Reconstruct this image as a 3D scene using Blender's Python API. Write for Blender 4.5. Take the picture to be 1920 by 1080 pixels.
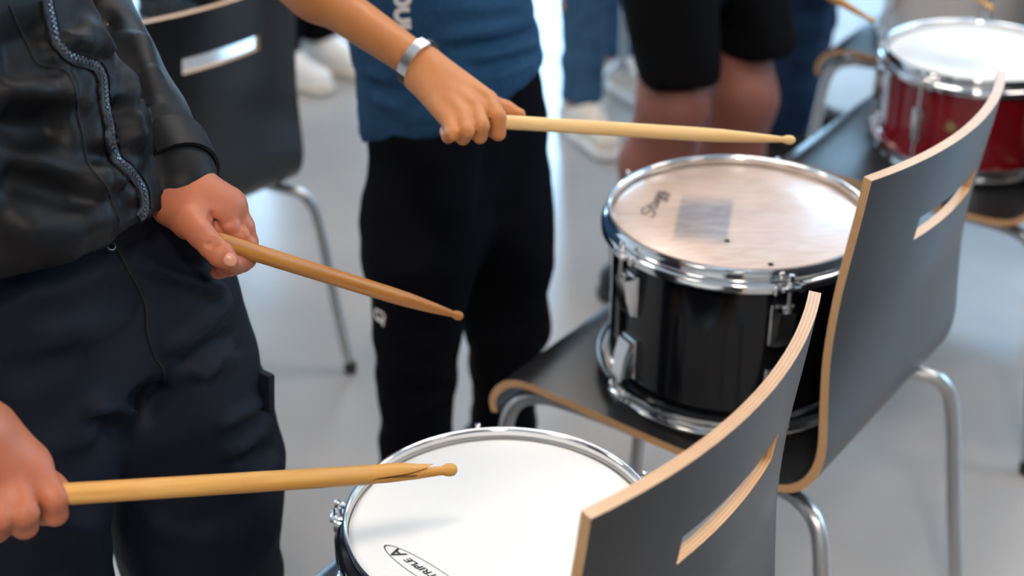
import bpy, bmesh, math, random
import numpy as np
from mathutils import Vector, Matrix, noise
from mathutils.bvhtree import BVHTree

random.seed(7)
for o in list(bpy.data.objects):
    bpy.data.objects.remove(o)
SC = bpy.context.scene
COL = SC.collection
R = math.radians

# ------------------------------------------------------------------ camera
CAM_H, PITCH, FPX = 1.5, R(28.7), 2800.0
cam_data = bpy.data.cameras.new('camera')
cam_data.sensor_width = 36.0
cam_data.lens = FPX * 36.0 / 1920.0
cam_data.clip_start = 0.02
cam_data.dof.use_dof = True
cam_data.dof.focus_distance = 1.39
cam_data.dof.aperture_fstop = 3.5
cam = bpy.data.objects.new('camera', cam_data)
cam.location = (0, 0, CAM_H)
cam.rotation_euler = (R(90) - PITCH, 0, 0)
COL.objects.link(cam)
SC.camera = cam

# ------------------------------------------------------------------ world, exposure
world = bpy.data.worlds.new('world')
SC.world = world
world.use_nodes = True
world.node_tree.nodes['Background'].inputs['Color'].default_value = (0.75, 0.86, 1.0, 1)
world.node_tree.nodes['Background'].inputs['Strength'].default_value = 0.6
SC.view_settings.view_transform = 'Standard'
SC.view_settings.look = 'None'
SC.view_settings.gamma = 1.0
SC.view_settings.use_curve_mapping = False
SC.view_settings.exposure = 0.94

LAMP_WARM = (1.0, 0.88, 0.76)
WINDOW_BLUE = (0.42, 0.72, 1.0)
PANELS = [  # x, y, size x, size y, strength   (ceiling lamps)
    (0.068, -0.68, 0.30, 0.30, 110.0),
    (-1.9, -0.4, 0.9, 0.3, 11.0), (2.1, -0.4, 0.9, 0.3, 11.0),
    (-1.9, 2.2, 0.9, 0.3, 13.0), (0.1, 2.6, 0.9, 0.3, 17.0), (2.1, 2.2, 0.9, 0.3, 13.0),
    (-1.9, 4.8, 0.9, 0.3, 11.0), (0.1, 4.8, 0.9, 0.3, 11.0), (2.1, 4.8, 0.9, 0.3, 11.0)]
WINDOW_STRENGTH = (7.0, 9.0, 2.0, 9.0, 3.6)   # far wall left, glass door, far wall right low and high, right wall
ROOM = (-3.6, 4.2, -2.8, 6.6, 3.0)   # x0, x1, y0, y1, height
WINDOWS = [(-2.9, -0.85, 0.10, 2.5), (0.02, 0.75, 0.02, 2.5), (0.85, 2.9, 0.08, 1.05), (0.85, 2.9, 2.45, 2.95)]  # x0,x1,z0,z1 in the far wall

# ------------------------------------------------------------------ small camera maths (turns measured points into places)
_c, _s = math.cos(PITCH), math.sin(PITCH)
FWD, UPV, RGT, EYE = np.array([0, _c, -_s]), np.array([0, _s, _c]), np.array([1.0, 0, 0]), np.array([0, 0, CAM_H])

def ray(px, py):
    return RGT * ((px - 960) / FPX) + UPV * ((540 - py) / FPX) + FWD

def pt(px, py, d):
    return EYE + ray(px, py) * d

def atz(px, py, z):
    r = ray(px, py)
    return EYE + r * ((z - CAM_H) / r[2])

# ------------------------------------------------------------------ object helpers
def tag(o, label=None, cat=None, group=None, kind=None):
    if label: o['label'] = label
    if cat: o['category'] = cat
    if group: o['group'] = group
    if kind: o['kind'] = kind
    return o

def empty(name, loc, rz=0.0):
    o = bpy.data.objects.new(name, None)
    o.empty_display_size = 0.05
    o.location = loc
    o.rotation_euler = (0, 0, rz)
    COL.objects.link(o)
    return o

def link(name, verts, faces, mats, parent=None, midx=None, smooth=True, loc=None, rot=None):
    me = bpy.data.meshes.new(name)
    me.from_pydata([tuple(v) for v in verts], [], [tuple(int(i) for i in f) for f in faces])
    if not isinstance(mats, (list, tuple)): mats = [mats]
    for m in mats: me.materials.append(m)
    if midx is not None:
        me.polygons.foreach_set('material_index', [int(i) for i in midx])
    me.polygons.foreach_set('use_smooth', [bool(smooth)] * len(me.polygons))
    me.update()
    o = bpy.data.objects.new(name, me)
    COL.objects.link(o)
    if parent: o.parent = parent
    if loc is not None: o.location = loc
    if rot is not None: o.rotation_euler = rot
    return o

def auto_smooth(o, deg=35):
    me = o.data
    bm = bmesh.new(); bm.from_mesh(me)
    bmesh.ops.recalc_face_normals(bm, faces=bm.faces)
    for e in bm.edges:
        if len(e.link_faces) == 2 and e.calc_face_angle(0) > R(deg): e.smooth = False
    bm.to_mesh(me); bm.free()
    return o

class MB:
    """collects shapes for ONE mesh"""
    def __init__(self): self.v, self.f, self.m = [], [], []
    def add(self, v, f, m=0):
        n = len(self.v)
        self.v += [tuple(p) for p in v]
        self.f += [tuple(i + n for i in q) for q in f]
        self.m += [m] * len(f)
    def box(self, c, s, rz=0.0, m=0, bev=0.0, mat=None):
        bm = bmesh.new()
        bmesh.ops.create_cube(bm, size=1.0)
        bmesh.ops.scale(bm, vec=s, verts=bm.verts)
        if bev > 0:
            bmesh.ops.bevel(bm, geom=list(bm.edges), offset=bev, segments=2, affect='EDGES', profile=0.6)
        M = mat if mat is not None else Matrix.Translation(c) @ Matrix.Rotation(rz, 4, 'Z')
        self.add([M @ v.co for v in bm.verts], [[v.index for v in f.verts] for f in bm.faces], m)
        bm.free()
    def lathe(self, prof, n=64, m=0, closed=False, M=None):
        M = M or Matrix()
        v, f = [], []
        k = len(prof)
        for i in range(n):
            a = 2 * math.pi * i / n
            for r, z in prof: v.append(M @ Vector((r * math.cos(a), r * math.sin(a), z)))
        for i in range(n):
            j = (i + 1) % n
            for q in range(k if closed else k - 1):
                q2 = (q + 1) % k
                f.append((i * k + q, j * k + q, j * k + q2, i * k + q2))
        self.add(v, f, m)
        if not closed:
            b = len(self.v) - n * k
            if prof[0][0] > 1e-6: self.f.append(tuple(b + i * k for i in range(n))[::-1]); self.m.append(m)
            if prof[-1][0] > 1e-6: self.f.append(tuple(b + i * k + k - 1 for i in range(n))); self.m.append(m)
    def tube(self, path, r, n=14, m=0, smooth=8, cap=True):
        P = catmull(path, smooth) if smooth else [Vector(p) for p in path]
        rr = r if hasattr(r, '__len__') else None
        v, f = [], []
        T0 = (P[1] - P[0]).normalized()
        u = T0.orthogonal().normalized()
        for i, p in enumerate(P):
            T = ((P[min(i + 1, len(P) - 1)] - P[max(i - 1, 0)])).normalized()
            u = (u - T * u.dot(T)).normalized()
            w = T.cross(u)
            rad = (np.interp(i / (len(P) - 1), np.linspace(0, 1, len(rr)), rr) if rr is not None else r)
            for k in range(n):
                a = 2 * math.pi * k / n
                v.append(p + u * (math.cos(a) * rad) + w * (math.sin(a) * rad))
        for i in range(len(P) - 1):
            for k in range(n):
                k2 = (k + 1) % n
                f.append((i * n + k, i * n + k2, (i + 1) * n + k2, (i + 1) * n + k))
        if cap:
            f.append(tuple(range(n))[::-1]); f.append(tuple((len(P) - 1) * n + k for k in range(n)))
        self.add(v, f, m)
    def build(self, name, mats, parent=None, smooth=True, deg=35, **kw):
        o = link(name, self.v, self.f, mats, parent, self.m, smooth, **kw)
        return auto_smooth(o, deg) if smooth else o

def catmull(path, n):
    P = [Vector(p) for p in path]
    if len(P) < 3: return P
    out = []
    for i in range(len(P) - 1):
        a, b, c, d = P[max(i - 1, 0)], P[i], P[i + 1], P[min(i + 2, len(P) - 1)]
        for k in range(n):
            t = k / n
            out.append(0.5 * ((2 * b) + (c - a) * t + (2 * a - 5 * b + 4 * c - d) * t * t + (3 * b - a - 3 * c + d) * t ** 3))
    out.append(P[-1])
    return out

# ------------------------------------------------------------------ materials
def mat(name, col, rough=0.5, metal=0.0, spec=0.5, bump=None, vary=None, coat=0.0, sss=0.0, sheen=0.0, aniso=None):
    m = bpy.data.materials.new(name); m.use_nodes = True
    nt = m.node_tree; b = nt.nodes['Principled BSDF']
    b.inputs['Base Color'].default_value = (*col, 1)
    b.inputs['Roughness'].default_value = rough
    b.inputs['Metallic'].default_value = metal
    b.inputs['Specular IOR Level'].default_value = spec
    b.inputs['Coat Weight'].default_value = coat
    b.inputs['Coat Roughness'].default_value = 0.08 if rough < 0.3 else 0.25
    if sheen:
        b.inputs['Sheen Weight'].default_value = sheen
        b.inputs['Sheen Roughness'].default_value = 0.5
    if sss:
        b.inputs['Subsurface Weight'].default_value = sss
        b.inputs['Subsurface Radius'].default_value = (1.0, 0.35, 0.2)
        b.inputs['Subsurface Scale'].default_value = 0.006
    tc = nt.nodes.new('ShaderNodeTexCoord')
    if vary:      # (scale xyz, colour 2, low, high)
        mp = nt.nodes.new('ShaderNodeMapping'); mp.inputs['Scale'].default_value = vary[0]
        nz = nt.nodes.new('ShaderNodeTexNoise'); nz.inputs['Scale'].default_value = 1.0; nz.inputs['Detail'].default_value = 5
        rp = nt.nodes.new('ShaderNodeValToRGB')
        rp.color_ramp.elements[0].color = (*col, 1); rp.color_ramp.elements[1].color = (*vary[1], 1)
        rp.color_ramp.elements[0].position = vary[2]; rp.color_ramp.elements[1].position = vary[3]
        nt.links.new(tc.outputs['Object'], mp.inputs['Vector']); nt.links.new(mp.outputs[0], nz.inputs['Vector'])
        nt.links.new(nz.outputs['Fac'], rp.inputs['Fac']); nt.links.new(rp.outputs['Color'], b.inputs['Base Color'])
    if bump:      # (scale xyz, strength, distance)
        mp = nt.nodes.new('ShaderNodeMapping'); mp.inputs['Scale'].default_value = bump[0]
        nz = nt.nodes.new('ShaderNodeTexNoise'); nz.inputs['Scale'].default_value = 1.0; nz.inputs['Detail'].default_value = 3
        bp = nt.nodes.new('ShaderNodeBump'); bp.inputs['Strength'].default_value = bump[1]; bp.inputs['Distance'].default_value = bump[2]
        nt.links.new(tc.outputs['Object'], mp.inputs['Vector']); nt.links.new(mp.outputs[0], nz.inputs['Vector'])
        nt.links.new(nz.outputs['Fac'], bp.inputs['Height']); nt.links.new(bp.outputs[0], b.inputs['Normal'])
    return m

def emit(name, col, strength):
    m = bpy.data.materials.new(name); m.use_nodes = True
    b = m.node_tree.nodes['Principled BSDF']
    b.inputs['Base Color'].default_value = (*col, 1)
    b.inputs['Emission Color'].default_value = (*col, 1)
    b.inputs['Emission Strength'].default_value = strength
    return m

M = {}
M['concrete'] = mat('polished_concrete', (0.27, 0.255, 0.25), 0.27, 0, 0.5, ((9, 9, 9), 0.10, 0.01), ((1.3, 1.3, 1.3), (0.37, 0.335, 0.315), 0.35, 0.7))
M['wall'] = mat('white_wall_paint', (0.62, 0.61, 0.60), 0.8, bump=((60, 60, 60), 0.1, 0.002))
M['ceiling'] = mat('white_ceiling_paint', (0.66, 0.65, 0.64), 0.9)
M['frame_paint'] = mat('grey_frame_paint', (0.16, 0.17, 0.18), 0.4)
PANES = [emit('daylight_pane', WINDOW_BLUE, q) for q in WINDOW_STRENGTH]
M['laminate'] = mat('charcoal_laminate', (0.014, 0.014, 0.0152), 0.28, 0, 0.55, ((900, 900, 900), 0.06, 0.0004))
M['ply'] = mat('birch_ply_edge', (0.62, 0.375, 0.18), 0.42, 0, 0.6, None, ((40, 40, 40), (0.54, 0.29, 0.12), 0.3, 0.7), coat=0.6)
M['ply_dark'] = mat('dark_ply_layer', (0.46, 0.24, 0.10), 0.45, 0, 0.6, coat=0.6)
M['satin'] = mat('satin_steel', (0.52, 0.51, 0.50), 0.30, 1.0)
M['rubber'] = mat('black_rubber', (0.015, 0.015, 0.016), 0.7)
M['chrome'] = mat('chrome', (0.80, 0.80, 0.80), 0.10, 1.0)
M['black_gloss'] = mat('black_gloss_wrap', (0.004, 0.004, 0.005), 0.12, 0, 0.3, coat=0.25)
M['black_satin'] = mat('black_plastic', (0.010, 0.010, 0.012), 0.3)
M['red_wrap'] = mat('red_gloss_wrap', (0.23, 0.003, 0.010), 0.18, 0, 0.5, coat=0.6)
M['grey_wrap'] = mat('silver_grey_wrap', (0.62, 0.60, 0.59), 0.35, 0.0)
M['head_white'] = mat('coated_white_drumhead', (0.84, 0.84, 0.83), 0.55, 0, 0.4, ((1500, 1500, 1500), 0.08, 0.0003))
M['ink'] = mat('black_print', (0.012, 0.011, 0.013), 0.5)
M['brown_ink'] = mat('dark_script_ink', (0.05, 0.03, 0.03), 0.5)
M['brass'] = mat('brass_badge', (0.62, 0.45, 0.2), 0.35, 1.0)
M['skin_tan'] = mat('tanned_skin', (0.47, 0.175, 0.055), 0.48, 0, 0.35, ((260, 260, 260), 0.25, 0.0006), ((35, 35, 35), (0.52, 0.205, 0.068), 0.3, 0.7), sss=0.15)
M['skin_ruddy'] = mat('ruddy_skin', (0.40, 0.125, 0.064), 0.46, 0, 0.35, ((260, 260, 260), 0.25, 0.0006), ((30, 30, 30), (0.47, 0.150, 0.074), 0.3, 0.7), sss=0.15)
M['skin_brown'] = mat('brown_skin', (0.24, 0.085, 0.060), 0.55, 0, 0.35, None, ((20, 20, 20), (0.28, 0.10, 0.07), 0.3, 0.7))
M['nail'] = mat('fingernail', (0.58, 0.25, 0.17), 0.25, 0, 0.5)
M['jacket'] = mat('black_nylon_jacket', (0.0045, 0.0045, 0.0056), 0.52, 0, 0.20, ((700, 700, 700), 0.12, 0.0004))
M['navy'] = mat('navy_twill', (0.0062, 0.0085, 0.0170), 0.62, 0, 0.18, ((900, 900, 900), 0.2, 0.0005))
M['thread'] = mat('black_seam_thread', (0.003, 0.003, 0.004), 0.8)
M['zip_tape'] = mat('grey_zip_tape', (0.016, 0.0165, 0.020), 0.6)
M['zip_teeth'] = mat('zip_teeth', (0.10, 0.105, 0.125), 0.28, 0.8)
M['tee'] = mat('heather_blue_jersey', (0.010, 0.056, 0.122), 0.85, 0, 0.3, ((800, 800, 800), 0.25, 0.0006), ((130, 130, 260), (0.007, 0.040, 0.092), 0.35, 0.65))
M['print_white'] = mat('white_shirt_print', (0.72, 0.66, 0.64), 0.6)
M['fleece'] = mat('black_fleece', (0.0032, 0.003, 0.0045), 0.9, 0, 0.06, ((900, 900, 900), 0.3, 0.0006))
M['shorts'] = mat('black_cotton', (0.0035, 0.003, 0.0032), 0.9, 0, 0.06)
M['denim'] = mat('blue_denim', (0.022, 0.068, 0.135), 0.85, 0, 0.3, None, ((60, 60, 30), (0.035, 0.095, 0.17), 0.3, 0.7))
M['denim_dark'] = mat('dark_blue_denim', (0.003, 0.012, 0.034), 0.85, 0, 0.2, None, ((60, 60, 30), (0.006, 0.020, 0.050), 0.3, 0.7))
M['canvas'] = mat('cream_canvas_shoe', (0.62, 0.55, 0.47), 0.7)
M['sole'] = mat('white_rubber_sole', (0.72, 0.69, 0.66), 0.6)
M['shoe_black'] = mat('black_shoe', (0.008, 0.008, 0.010), 0.6)
M['hair'] = mat('dark_hair', (0.018, 0.011, 0.008), 0.5, bump=((30, 30, 300), 0.6, 0.004))
M['grey_cloth'] = mat('grey_cotton', (0.18, 0.17, 0.17), 0.85)
M['silver'] = mat('brushed_silver', (0.78, 0.77, 0.76), 0.28, 1.0)
M['leather'] = mat('dark_bracelet_cord', (0.02, 0.018, 0.02), 0.5)

def wood_mat(name, c1, c2, scale=(160, 160, 9)):
    m = bpy.data.materials.new(name); m.use_nodes = True
    nt = m.node_tree; b = nt.nodes['Principled BSDF']
    tc = nt.nodes.new('ShaderNodeTexCoord'); mp = nt.nodes.new('ShaderNodeMapping'); mp.inputs['Scale'].default_value = scale
    nz = nt.nodes.new('ShaderNodeTexNoise'); nz.inputs['Scale'].default_value = 1.0; nz.inputs['Detail'].default_value = 6
    rp = nt.nodes.new('ShaderNodeValToRGB')
    rp.color_ramp.elements[0].position, rp.color_ramp.elements[1].position = 0.3, 0.7
    rp.color_ramp.elements[0].color, rp.color_ramp.elements[1].color = (*c1, 1), (*c2, 1)
    nt.links.new(tc.outputs['Object'], mp.inputs['Vector']); nt.links.new(mp.outputs[0], nz.inputs['Vector'])
    nt.links.new(nz.outputs['Fac'], rp.inputs['Fac']); nt.links.new(rp.outputs['Color'], b.inputs['Base Color'])
    bp = nt.nodes.new('ShaderNodeBump'); bp.inputs['Strength'].default_value = 0.15; bp.inputs['Distance'].default_value = 0.0005
    nt.links.new(nz.outputs['Fac'], bp.inputs['Height']); nt.links.new(bp.outputs[0], b.inputs['Normal'])
    b.inputs['Roughness'].default_value = 0.42; b.inputs['Specular IOR Level'].default_value = 0.35
    return m
M['hickory'] = wood_mat('hickory_stick', (0.56, 0.255, 0.05), (0.70, 0.375, 0.105))
M['hickory_dark'] = wood_mat('dark_hickory_stick', (0.36, 0.120, 0.014), (0.50, 0.205, 0.032))
M['maple'] = wood_mat('pale_maple_stick', (0.74, 0.46, 0.18), (0.82, 0.54, 0.25))
M['split_wood'] = mat('raw_split_wood', (0.22, 0.11, 0.06), 0.8)

def worn_head():
    """clear-ish worn drumhead: peach, with a dark square and fine scratches"""
    m = bpy.data.materials.new('worn_hazy_drumhead'); m.use_nodes = True
    nt = m.node_tree; b = nt.nodes['Principled BSDF']; L = nt.links.new
    tc = nt.nodes.new('ShaderNodeTexCoord')
    def scratch(rot, sc):
        mp = nt.nodes.new('ShaderNodeMapping'); mp.inputs['Rotation'].default_value = (0, 0, rot); mp.inputs['Scale'].default_value = sc
        nz = nt.nodes.new('ShaderNodeTexNoise'); nz.inputs['Scale'].default_value = 1; nz.inputs['Detail'].default_value = 4
        L(tc.outputs['Object'], mp.inputs[0]); L(mp.outputs[0], nz.inputs['Vector'])
        return nz.outputs['Fac']
    s1, s2 = scratch(0.5, (25, 160, 1)), scratch(-0.3, (40, 190, 1))
    blot = scratch(0.0, (14, 14, 1))
    add = nt.nodes.new('ShaderNodeMath'); add.operation = 'ADD'; L(s1, add.inputs[0]); L(s2, add.inputs[1])
    rp = nt.nodes.new('ShaderNodeValToRGB'); rp.color_ramp.elements[0].position = 0.42; rp.color_ramp.elements[1].position = 0.62
    half = nt.nodes.new('ShaderNodeMath'); half.operation = 'MULTIPLY'; half.inputs[1].default_value = 0.5
    L(add.outputs[0], half.inputs[0]); L(half.outputs[0], rp.inputs['Fac'])
    mix = nt.nodes.new('ShaderNodeMixRGB'); mix.inputs['Color1'].default_value = (0.50, 0.30, 0.19, 1); mix.inputs['Color2'].default_value = (0.60, 0.43, 0.33, 1)
    L(blot, mix.inputs['Fac'])
    # dark soft-edged square mixed into the head's base colour
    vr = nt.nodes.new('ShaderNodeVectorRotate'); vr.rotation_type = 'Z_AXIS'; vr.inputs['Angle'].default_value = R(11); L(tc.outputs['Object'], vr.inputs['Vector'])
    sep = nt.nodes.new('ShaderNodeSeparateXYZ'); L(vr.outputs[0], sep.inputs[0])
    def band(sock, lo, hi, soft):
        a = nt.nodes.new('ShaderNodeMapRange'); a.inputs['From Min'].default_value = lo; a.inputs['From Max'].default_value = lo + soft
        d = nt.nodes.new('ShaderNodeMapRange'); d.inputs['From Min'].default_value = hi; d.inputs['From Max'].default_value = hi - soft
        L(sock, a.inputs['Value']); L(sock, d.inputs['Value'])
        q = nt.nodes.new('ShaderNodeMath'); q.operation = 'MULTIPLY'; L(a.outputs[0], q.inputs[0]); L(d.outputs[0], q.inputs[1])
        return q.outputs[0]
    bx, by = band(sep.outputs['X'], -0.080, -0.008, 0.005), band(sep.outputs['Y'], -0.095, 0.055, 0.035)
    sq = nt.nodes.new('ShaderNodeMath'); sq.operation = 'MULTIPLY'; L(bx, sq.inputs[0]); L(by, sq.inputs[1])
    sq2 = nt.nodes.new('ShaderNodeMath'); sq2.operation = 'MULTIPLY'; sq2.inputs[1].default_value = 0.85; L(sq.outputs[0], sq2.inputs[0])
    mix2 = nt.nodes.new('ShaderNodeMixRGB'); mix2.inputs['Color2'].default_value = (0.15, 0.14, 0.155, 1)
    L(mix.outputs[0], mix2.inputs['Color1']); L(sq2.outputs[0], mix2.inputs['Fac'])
    mix3 = nt.nodes.new('ShaderNodeMixRGB'); mix3.blend_type = 'SCREEN'; mix3.inputs['Fac'].default_value = 0.16
    L(mix2.outputs[0], mix3.inputs['Color1']); L(rp.outputs['Color'], mix3.inputs['Color2']); L(mix3.outputs[0], b.inputs['Base Color'])
    b.inputs['Roughness'].default_value = 0.33
    b.inputs['Specular IOR Level'].default_value = 0.6
    b.inputs['Coat Weight'].default_value = 1.0; b.inputs['Coat Roughness'].default_value = 0.22; b.inputs['Coat IOR'].default_value = 1.7
    bp = nt.nodes.new('ShaderNodeBump'); bp.inputs['Strength'].default_value = 0.35; bp.inputs['Distance'].default_value = 0.0012
    L(rp.outputs['Color'], bp.inputs['Height']); L(bp.outputs[0], b.inputs['Normal'])
    return m
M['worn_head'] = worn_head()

# ------------------------------------------------------------------ the room
x0, x1, y0, y1, RH = ROOM
def slab(name, c, s, m):
    b = MB(); b.box(c, s); o = b.build(name, m, smooth=False)
    return tag(o, kind='structure')
slab('floor', ((x0 + x1) / 2, (y0 + y1) / 2, -0.05), (x1 - x0 + 0.4, y1 - y0 + 0.4, 0.1), M['concrete'])
slab('ceiling', ((x0 + x1) / 2, (y0 + y1) / 2, RH + 0.05), (x1 - x0 + 0.4, y1 - y0 + 0.4, 0.1), M['ceiling'])
slab('wall_left', (x0 - 0.08, (y0 + y1) / 2, RH / 2), (0.16, y1 - y0 + 0.3, RH), M['wall'])
SIDE = (1.8, 5.0, 0.85, 2.6)   # y0, y1, z0, z1 of the window in the right wall
wr = MB()
for a, b_ in ((y0 - 0.15, SIDE[0]), (SIDE[1], y1 + 0.15)): wr.box((x1 + 0.08, (a + b_) / 2, RH / 2), (0.16, b_ - a, RH))
for a, b_ in ((0, SIDE[2]), (SIDE[3], RH)): wr.box((x1 + 0.08, (SIDE[0] + SIDE[1]) / 2, (a + b_) / 2), (0.16, SIDE[1] - SIDE[0], b_ - a))
tag(wr.build('wall_right', M['wall'], smooth=False), kind='structure')
w = tag(empty('window_3', (x1 + 0.08, (SIDE[0] + SIDE[1]) / 2, SIDE[2])), kind='structure')
f = MB(); W_, H_ = SIDE[1] - SIDE[0], SIDE[3] - SIDE[2]
for q in (-1, 0, 1): f.box((0, q * (W_ / 2 - 0.025), H_ / 2), (0.08, 0.05, H_))
for z in (0.025, H_ - 0.025): f.box((0, 0, z), (0.08, W_, 0.05))
f.build('window_frame', M['frame_paint'], w, smooth=False)
p = MB(); p.box((0.02, 0, H_ / 2), (0.012, W_ - 0.05, H_ - 0.05)); p.build('window_pane', PANES[4], w, smooth=False)
slab('wall_front', ((x0 + x1) / 2, y0 - 0.08, RH / 2), (x1 - x0, 0.16, RH), M['wall'])
wb = MB()
xs = x0
for (a, b_) in sorted(set(q[:2] for q in WINDOWS)):
    wb.box(((xs + a) / 2, y1 + 0.1, RH / 2), (a - xs, 0.2, RH))
    zc = 0.0
    for (c, d) in sorted(q[2:] for q in WINDOWS if q[0] == a):
        wb.box(((a + b_) / 2, y1 + 0.1, (zc + c) / 2), (b_ - a, 0.2, c - zc)); zc = d
    wb.box(((a + b_) / 2, y1 + 0.1, (zc + RH) / 2), (b_ - a, 0.2, RH - zc))
    xs = b_
wb.box(((xs + x1) / 2, y1 + 0.1, RH / 2), (x1 - xs, 0.2, RH))
tag(wb.build('wall_back', mat('grey_wall_paint', (0.16, 0.16, 0.165), 0.8), smooth=False), kind='structure')
for i, (a, b_, c, d) in enumerate(WINDOWS):
    nm = ('window_1', 'door_1', 'window_2', 'window_4')[i]
    w = tag(empty(nm, ((a + b_) / 2, y1 + 0.12, c)), kind='structure')
    f = MB(); t = 0.05; W_, H_ = b_ - a, d - c
    for sx in (-1, 1): f.box((sx * (W_ / 2 - t / 2), 0, H_ / 2), (t, 0.08, H_))
    for z in (t / 2, H_ - t / 2): f.box((0, 0, z), (W_, 0.08, t))
    if i != 1: f.box((0, 0, H_ / 2), (0.04, 0.07, H_))
    f.build('window_frame', M['frame_paint'], w, smooth=False)
    p = MB(); p.box((0, 0.02, H_ / 2), (W_ - t, 0.012, H_ - t)); p.build('window_pane', PANES[i], w, smooth=False)
b = MB()
for sx, xx in ((-1, x0 + 0.01), (1, x1 - 0.01)): b.box((xx, (y0 + y1) / 2, 0.04), (0.02, y1 - y0, 0.08))
tag(b.build('baseboard_sides', M['frame_paint'], smooth=False), kind='structure')
for i, (px, py, sx, sy, st) in enumerate(PANELS):
    lamp = tag(empty('ceiling_lamp', (px, py, RH - 0.035)), 'flat ceiling lamp panel mounted above the drum circle', 'lamp', 'ceiling lamp panels')
    f = MB()
    for s in (-1, 1):
        f.box((s * (sx / 2 + 0.01), 0, 0.012), (0.02, sy + 0.04, 0.04)); f.box((0, s * (sy / 2 + 0.01), 0.012), (sx, 0.02, 0.04))
    f.build('lamp_frame', M['sole'], lamp, smooth=False)
    p = MB(); p.box((0, 0, 0.005), (sx, sy, 0.008)); p.build('lamp_diffuser', emit('lamp_light', LAMP_WARM, st), lamp, smooth=False)

# ------------------------------------------------------------------ chairs (local: x = towards the back of the chair, y = across, z up; origin under the near end of the bend)
HALF_W = 0.197
PROF = [(-0.452, 0.372), (-0.455, 0.392), (-0.440, 0.417), (-0.412, 0.432), (-0.36, 0.433), (-0.26, 0.428), (-0.17, 0.424), (-0.08, 0.423), (-0.035, 0.426),
        (-0.008, 0.436), (0.010, 0.456), (0.019, 0.480), (0.0215, 0.51), (0.018, 0.56), (0.0145, 0.62), (0.0165, 0.68), (0.021, 0.73), (0.030, 0.80), (0.036, 0.852)]
SLOT_Z, SLOT_Y = (0.742, 0.771), 0.086
def shell_mesh(parent):
    P = catmull([(a, 0, b) for a, b in PROF], 6)
    # resample, with rows exactly on the slot's edges
    zs_extra = []
    for zt in SLOT_Z:
        for i in range(len(P) - 1):
            if P[i].x > 0.0 and P[i].z < zt <= P[i + 1].z:
                zs_extra.append((i, P[i].lerp(P[i + 1], (zt - P[i].z) / (P[i + 1].z - P[i].z))))
    for i, p in sorted(zs_extra, key=lambda q: -q[0]): P.insert(i + 1, p)
    ys = sorted(set([round(v, 4) for v in list(np.linspace(-HALF_W, HALF_W, 25)) + [-SLOT_Y, SLOT_Y]]))
    nP, nY = len(P), len(ys)
    th = 0.0055
    def surf(i, y):
        p = P[i]; k = max(0.0, min(1.0, (p.z - 0.45) / 0.25)) if p.x > -0.02 else 0.0
        k = k * k * (3 - 2 * k)
        return Vector((p.x + 0.034 * k * (1 - (y / HALF_W) ** 2), y, p.z))
    S = [[surf(i, y) for y in ys] for i in range(nP)]
    N = [[None] * nY for _ in range(nP)]
    for i in range(nP):
        for j in range(nY):
            du = S[min(i + 1, nP - 1)][j] - S[max(i - 1, 0)][j]; dv = S[i][min(j + 1, nY - 1)] - S[i][max(j - 1, 0)]
            N[i][j] = du.cross(dv).normalized()
    v, f, m = [], [], []
    PL = 7
    layer = []
    for q in range(PL + 1):
        off = th * (1 - 2 * q / PL)
        ids = [[0] * nY for _ in range(nP)]
        for i in range(nP):
            for j in range(nY):
                ids[i][j] = len(v); v.append(S[i][j] + N[i][j] * off)
        layer.append(ids)
    def hole(i, j):
        zc = (P[i].z + P[i + 1].z) / 2; yc = (ys[j] + ys[j + 1]) / 2
        return P[i].x > 0 and SLOT_Z[0] < zc < SLOT_Z[1] and abs(yc) < SLOT_Y
    for i in range(nP - 1):
        for j in range(nY - 1):
            if hole(i, j): continue
            a = layer[0]; f.append((a[i][j], a[i + 1][j], a[i + 1][j + 1], a[i][j + 1])); m.append(0)
            a = layer[PL]; f.append((a[i][j], a[i][j + 1], a[i + 1][j + 1], a[i + 1][j])); m.append(0)
            for (di, dj, e0, e1) in ((-1, 0, (i, j), (i, j + 1)), (1, 0, (i + 1, j + 1), (i + 1, j)), (0, -1, (i + 1, j), (i, j)), (0, 1, (i, j + 1), (i + 1, j + 1))):
                ni, nj = i + di, j + dj
                if 0 <= ni < nP - 1 and 0 <= nj < nY - 1 and not hole(ni, nj): continue
                for q in range(PL):
                    A, B = layer[q], layer[q + 1]
                    f.append((A[e0[0]][e0[1]], A[e1[0]][e1[1]], B[e1[0]][e1[1]], B[e0[0]][e0[1]])); m.append(1 if q % 2 == 0 else 2)
    used = sorted(set(i for q in f for i in q)); rm = {a: k for k, a in enumerate(used)}
    o = link('seat_shell', [v[i] for i in used], [[rm[i] for i in q] for q in f], [M['laminate'], M['ply'], M['ply_dark']], parent, m)
    bm = bmesh.new(); bm.from_mesh(o.data)
    for e in bm.edges:
        if len(e.link_faces) == 2:
            a, b2 = e.link_faces
            if (a.material_index == 0) != (b2.material_index == 0) or e.calc_face_angle(0) > R(50): e.smooth = False
    bm.to_mesh(o.data); bm.free()
    o['label'] = 'one-piece charcoal plywood seat and back with a grip slot'
    return o

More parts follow.
